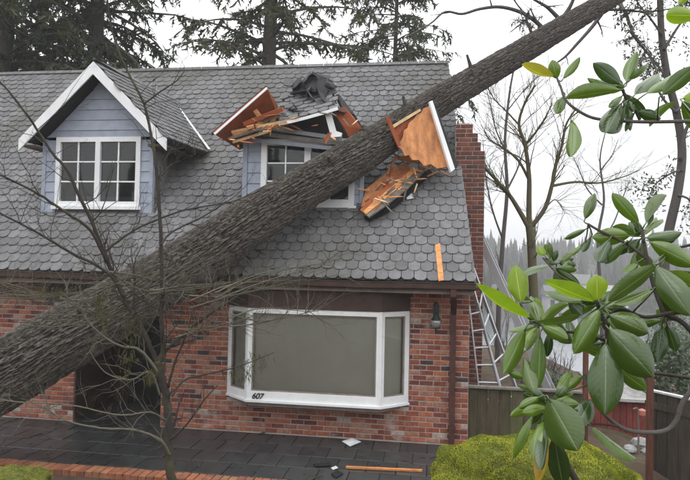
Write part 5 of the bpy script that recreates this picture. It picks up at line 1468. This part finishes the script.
LV = [  # base, tip, width, colour, depth
 ((554, 77), (522, 64), 10, 'y', 2.3), ((557, 79), (552, 60), 12, 'm', 2.3), ((563, 79), (580, 57), 8, 'm', 2.3), ((564, 96), (556, 114), 11, 'm', 2.3), ((571, 120), (571, 157), 14, 'm', 2.2),
 ((621, 84), (593, 63), 16, 'd', 2.2), ((627, 83), (637, 51), 13, 'm', 2.2), ((629, 80), (649, 65), 6, 'm', 2.2), ((620, 87), (587, 78), 9, 'm', 2.25), ((620, 90), (565, 99), 15, 'm', 2.15),
 ((635, 95), (659, 74), 14, 'p', 2.2), ((646, 94), (681, 72), 11, 'm', 2.15), ((662, 95), (695, 66), 16, 'p', 2.1), ((622, 103), (606, 133), 22, 'd', 2.2), ((624, 105), (613, 133), 11, 'p', 2.17),
 ((637, 112), (661, 119), 12, 'd', 2.2), ((635, 112), (625, 132), 5, 'd', 2.2), ((700, 16), (666, 15), 17, 'b', 2.0), ((690, -8), (679, 4), 8, 'b', 2.05), ((622, 96), (609, 108), 7, 'm', 2.2), ((628, 100), (634, 112), 6, 'd', 2.2),
 ((639, 224), (612, 193), 14, 'm', 2.15), ((646, 223), (667, 195), 10, 'p', 2.15), ((645, 232), (663, 219), 5, 'p', 2.15), ((646, 238), (682, 232), 12, 'p', 2.1), ((650, 242), (695, 266), 19, 'm', 2.0),
 ((630, 236), (592, 237), 18, 'm', 2.15), ((610, 239), (599, 262), 16, 'd', 2.15), ((625, 243), (605, 264), 9, 'p', 2.1), ((585, 219), (595, 193), 11, 'p', 2.3), ((586, 229), (564, 239), 6, 'p', 2.3), ((591, 237), (582, 252), 7, 'd', 2.3), ((583, 244), (569, 256), 5, 'm', 2.3),
 ((634, 231), (629, 222), 5, 'p', 2.2), ((638, 262), (622, 272), 6, 'm', 2.1), ((640, 240), (628, 253), 8, 'd', 2.15), ((648, 226), (652, 210), 5, 'p', 2.2),
 ((655, 266), (690, 314), 26, 'd', 1.9), ((658, 264), (608, 301), 17, 'p', 1.95), ((654, 288), (614, 304), 11, 'p', 1.95), ((662, 272), (700, 290), 14, 'm', 1.95),
 ((596, 302), (545, 281), 15, 'b', 2.0), ((597, 301), (597, 275), 20, 'b', 1.98), ((585, 301), (544, 291), 10, 'p', 2.02), ((609, 315), (649, 333), 23, 'p', 1.95), ((609, 329), (653, 377), 34, 'd', 1.9),
 ((606, 343), (605, 415), 33, 'd', 1.92), ((600, 309), (574, 354), 20, 'm', 1.95), ((569, 299), (583, 315), 14, 'd', 2.05), ((617, 368), (647, 390), 16, 'm', 2.0), ((665, 288), (681, 314), 25, 'd', 2.05), ((662, 325), (657, 362), 15, 'd', 2.1), ((667, 325), (676, 352), 14, 'd', 2.1),
 ((604, 306), (622, 286), 9, 'p', 2.0), ((603, 308), (640, 297), 10, 'p', 2.0), ((690, 316), (668, 300), 12, 'm', 2.0),
 ((521, 303), (515, 265), 21, 'b', 2.1), ((545, 256), (538, 246), 9, 'b', 2.2), ((551, 259), (549, 242), 6, 'p', 2.2), ((553, 262), (557, 250), 6, 'd', 2.2), ((530, 318), (476, 283), 8, 'b', 2.05), ((526, 328), (503, 374), 17, 'm', 2.0), ((540, 335), (538, 388), 15, 'm', 2.02),
 ((550, 331), (547, 357), 9, 'd', 2.05), ((541, 325), (568, 339), 14, 'm', 2.0), ((533, 321), (580, 316), 8, 'p', 2.0), ((535, 394), (524, 358), 15, 'p', 1.95), ((557, 396), (572, 371), 12, 'm', 1.98), ((562, 391), (583, 376), 9, 'm', 2.0),
 ((560, 262), (572, 253), 7, 'p', 2.2), ((558, 268), (577, 270), 8, 'p', 2.15), ((556, 268), (580, 284), 9, 'd', 2.15), ((549, 256), (545, 244), 6, 'm', 2.2), ((562, 272), (567, 262), 6, 'p', 2.18), ((530, 300), (510, 290), 7, 'm', 2.15),
 ((549, 399), (578, 451), 38, 'p', 1.8), ((574, 430), (591, 400), 20, 'd', 1.88), ((540, 397), (519, 408), 10, 'm', 1.85), ((547, 407), (522, 413), 11, 'm', 1.85), ((533, 415), (513, 458), 9, 'm', 1.88), ((542, 422), (533, 458), 11, 'm', 1.86), ((546, 430), (537, 486), 12, 'y', 1.86), ((547, 428), (541, 470), 11, 'd', 1.84),
 ((554, 436), (563, 488), 21, 'd', 1.86), ((590, 425), (637, 459), 8, 'm', 1.9), ((556, 398), (566, 386), 10, 'd', 1.9), ((546, 402), (531, 388), 9, 'd', 1.88), ((556, 404), (579, 404), 12, 'm', 1.9), ((525, 378), (508, 371), 9, 'm', 2.0)]
for b, t, w, c, d in LV: leaf(b, t, w, c, d)
for (cx_, cy_, n_, d) in [(624, 92, 5, 2.3), (643, 238, 7, 2.25), (600, 305, 9, 2.1), (606, 335, 9, 2.05), (540, 325, 9, 2.12), (549, 402, 10, 1.95), (575, 345, 6, 2.15), (658, 275, 6, 2.1), (665, 320, 5, 2.15), (556, 264, 4, 2.25), (680, 100, 4, 2.3)]:
    for _ in range(n_):          # the leaves further back in each whorl
        an = rgl.uniform(0, 2 * PI); L_ = rgl.uniform(20, 42)
        leaf((cx_ + math.cos(an) * 3, cy_ + math.sin(an) * 3), (cx_ + math.cos(an) * L_, cy_ + math.sin(an) * L_ * .9 + 6), rgl.uniform(6, 13), rgl.choice('dmmbp'), d + rgl.uniform(0, .08))
def stem(name, pts, d0, d1, r0, r1, mat='twig'):
    P = [ad(x, y, d0 + (d1 - d0) * i / (len(pts) - 1)) for i, (x, y) in enumerate(pts)]
    pp, rr = catmull(P, list(np.linspace(r0, r1, len(P))), 6)
    m = MB(); m.tube(pp, rr, 7); m.build(name, M[mat], rho, True); STEMP.extend(pp)
stem('branch', [(557, 78), (561, 88), (565, 99), (574, 108), (593, 118), (621, 121), (650, 122), (700, 121)], 2.3, 2.15, .004, .007, 'purple_bark')
stem('branch', [(622, 88), (626, 98), (634, 108), (640, 120)], 2.2, 2.2, .005, .006)
stem('branch', [(588, 224), (600, 231), (627, 244), (647, 259)], 2.25, 2.1, .004, .006)
stem('branch', [(642, 230), (644, 243), (647, 259), (655, 290), (664, 314)], 2.15, 2.05, .006, .008)
stem('branch', [(596, 298), (600, 312), (606, 326), (607, 345), (600, 365), (592, 388)], 2.0, 1.98, .006, .009)
stem('branch', [(605, 340), (578, 333), (556, 331), (541, 325), (528, 317), (520, 303)], 2.0, 2.1, .005, .004)
stem('branch', [(543, 258), (552, 268), (560, 276), (578, 286), (596, 300)], 2.2, 2.02, .003, .005)
stem('branch', [(607, 318), (621, 309), (645, 317), (671, 313), (700, 311)], 2.05, 2.0, .004, .008)
stem('branch', [(653, 373), (670, 375), (690, 378), (715, 384)], 2.3, 2.3, .006, .008)
stem('branch', [(584, 372), (592, 392), (602, 411), (619, 426), (637, 432), (664, 431), (676, 421), (681, 406), (692, 390), (710, 375), (740, 380), (760, 480), (720, 640)], 1.97, 1.9, .0055, .010, 'purple_bark')
stem('branch', [(549, 398), (548, 412), (552, 430), (570, 470), (610, 530), (660, 600)], 1.85, 1.9, .006, .014)
stem('branch', [(537, 394), (542, 398), (549, 400), (556, 397)], 1.95, 1.9, .004, .004)
stem('branch', [(618, 426), (600, 424), (585, 424), (572, 421)], 1.93, 1.9, .004, .002)
stem('branch', [(671, 250), (690, 245), (720, 240)], 2.0, 2.0, .004, .006)
stem('branch', [(700, 121), (740, 200), (745, 300), (730, 420), (700, 640)], 2.15, 2.0, .007, .018, 'purple_bark')
stem('branch', [(664, 314), (690, 330), (735, 400)], 2.05, 2.0, .008, .01)

pt_ = MB()
for B, ax in LBASE:
    q_ = min(STEMP, key=lambda z_: (z_ - B).length)
    if (q_ - B).length < .22:
        pt_.tube([B + ax * .012, B - ax * .012, B.lerp(q_, .5) - ax * .008, q_], [.0022, .0026, .0028, .0032], 5)
o = pt_.build('petioles', M['leaf_p'], rho, True); o['kind'] = 'stuff'

# ------------------------------------------------------------------ the air
hz = MB(); hz.box(-440, 440, -75, 540, -16, 18.5)
ho = bpy.data.meshes.new('haze')
ho.from_pydata(hz.v, [], hz.f)
mh = bpy.data.materials.new('haze'); mh.use_nodes = True
nt = mh.node_tree; nt.nodes.clear()
out = nt.nodes.new('ShaderNodeOutputMaterial'); pv = nt.nodes.new('ShaderNodeVolumePrincipled')
pv.inputs['Color'].default_value = (.97, .98, 1.0, 1); pv.inputs['Density'].default_value = .0017; pv.inputs['Anisotropy'].default_value = .2
nt.links.new(pv.outputs[0], out.inputs['Volume'])
ho.materials.append(mh)
o = link('haze', ho); tag(o, kind='stuff')
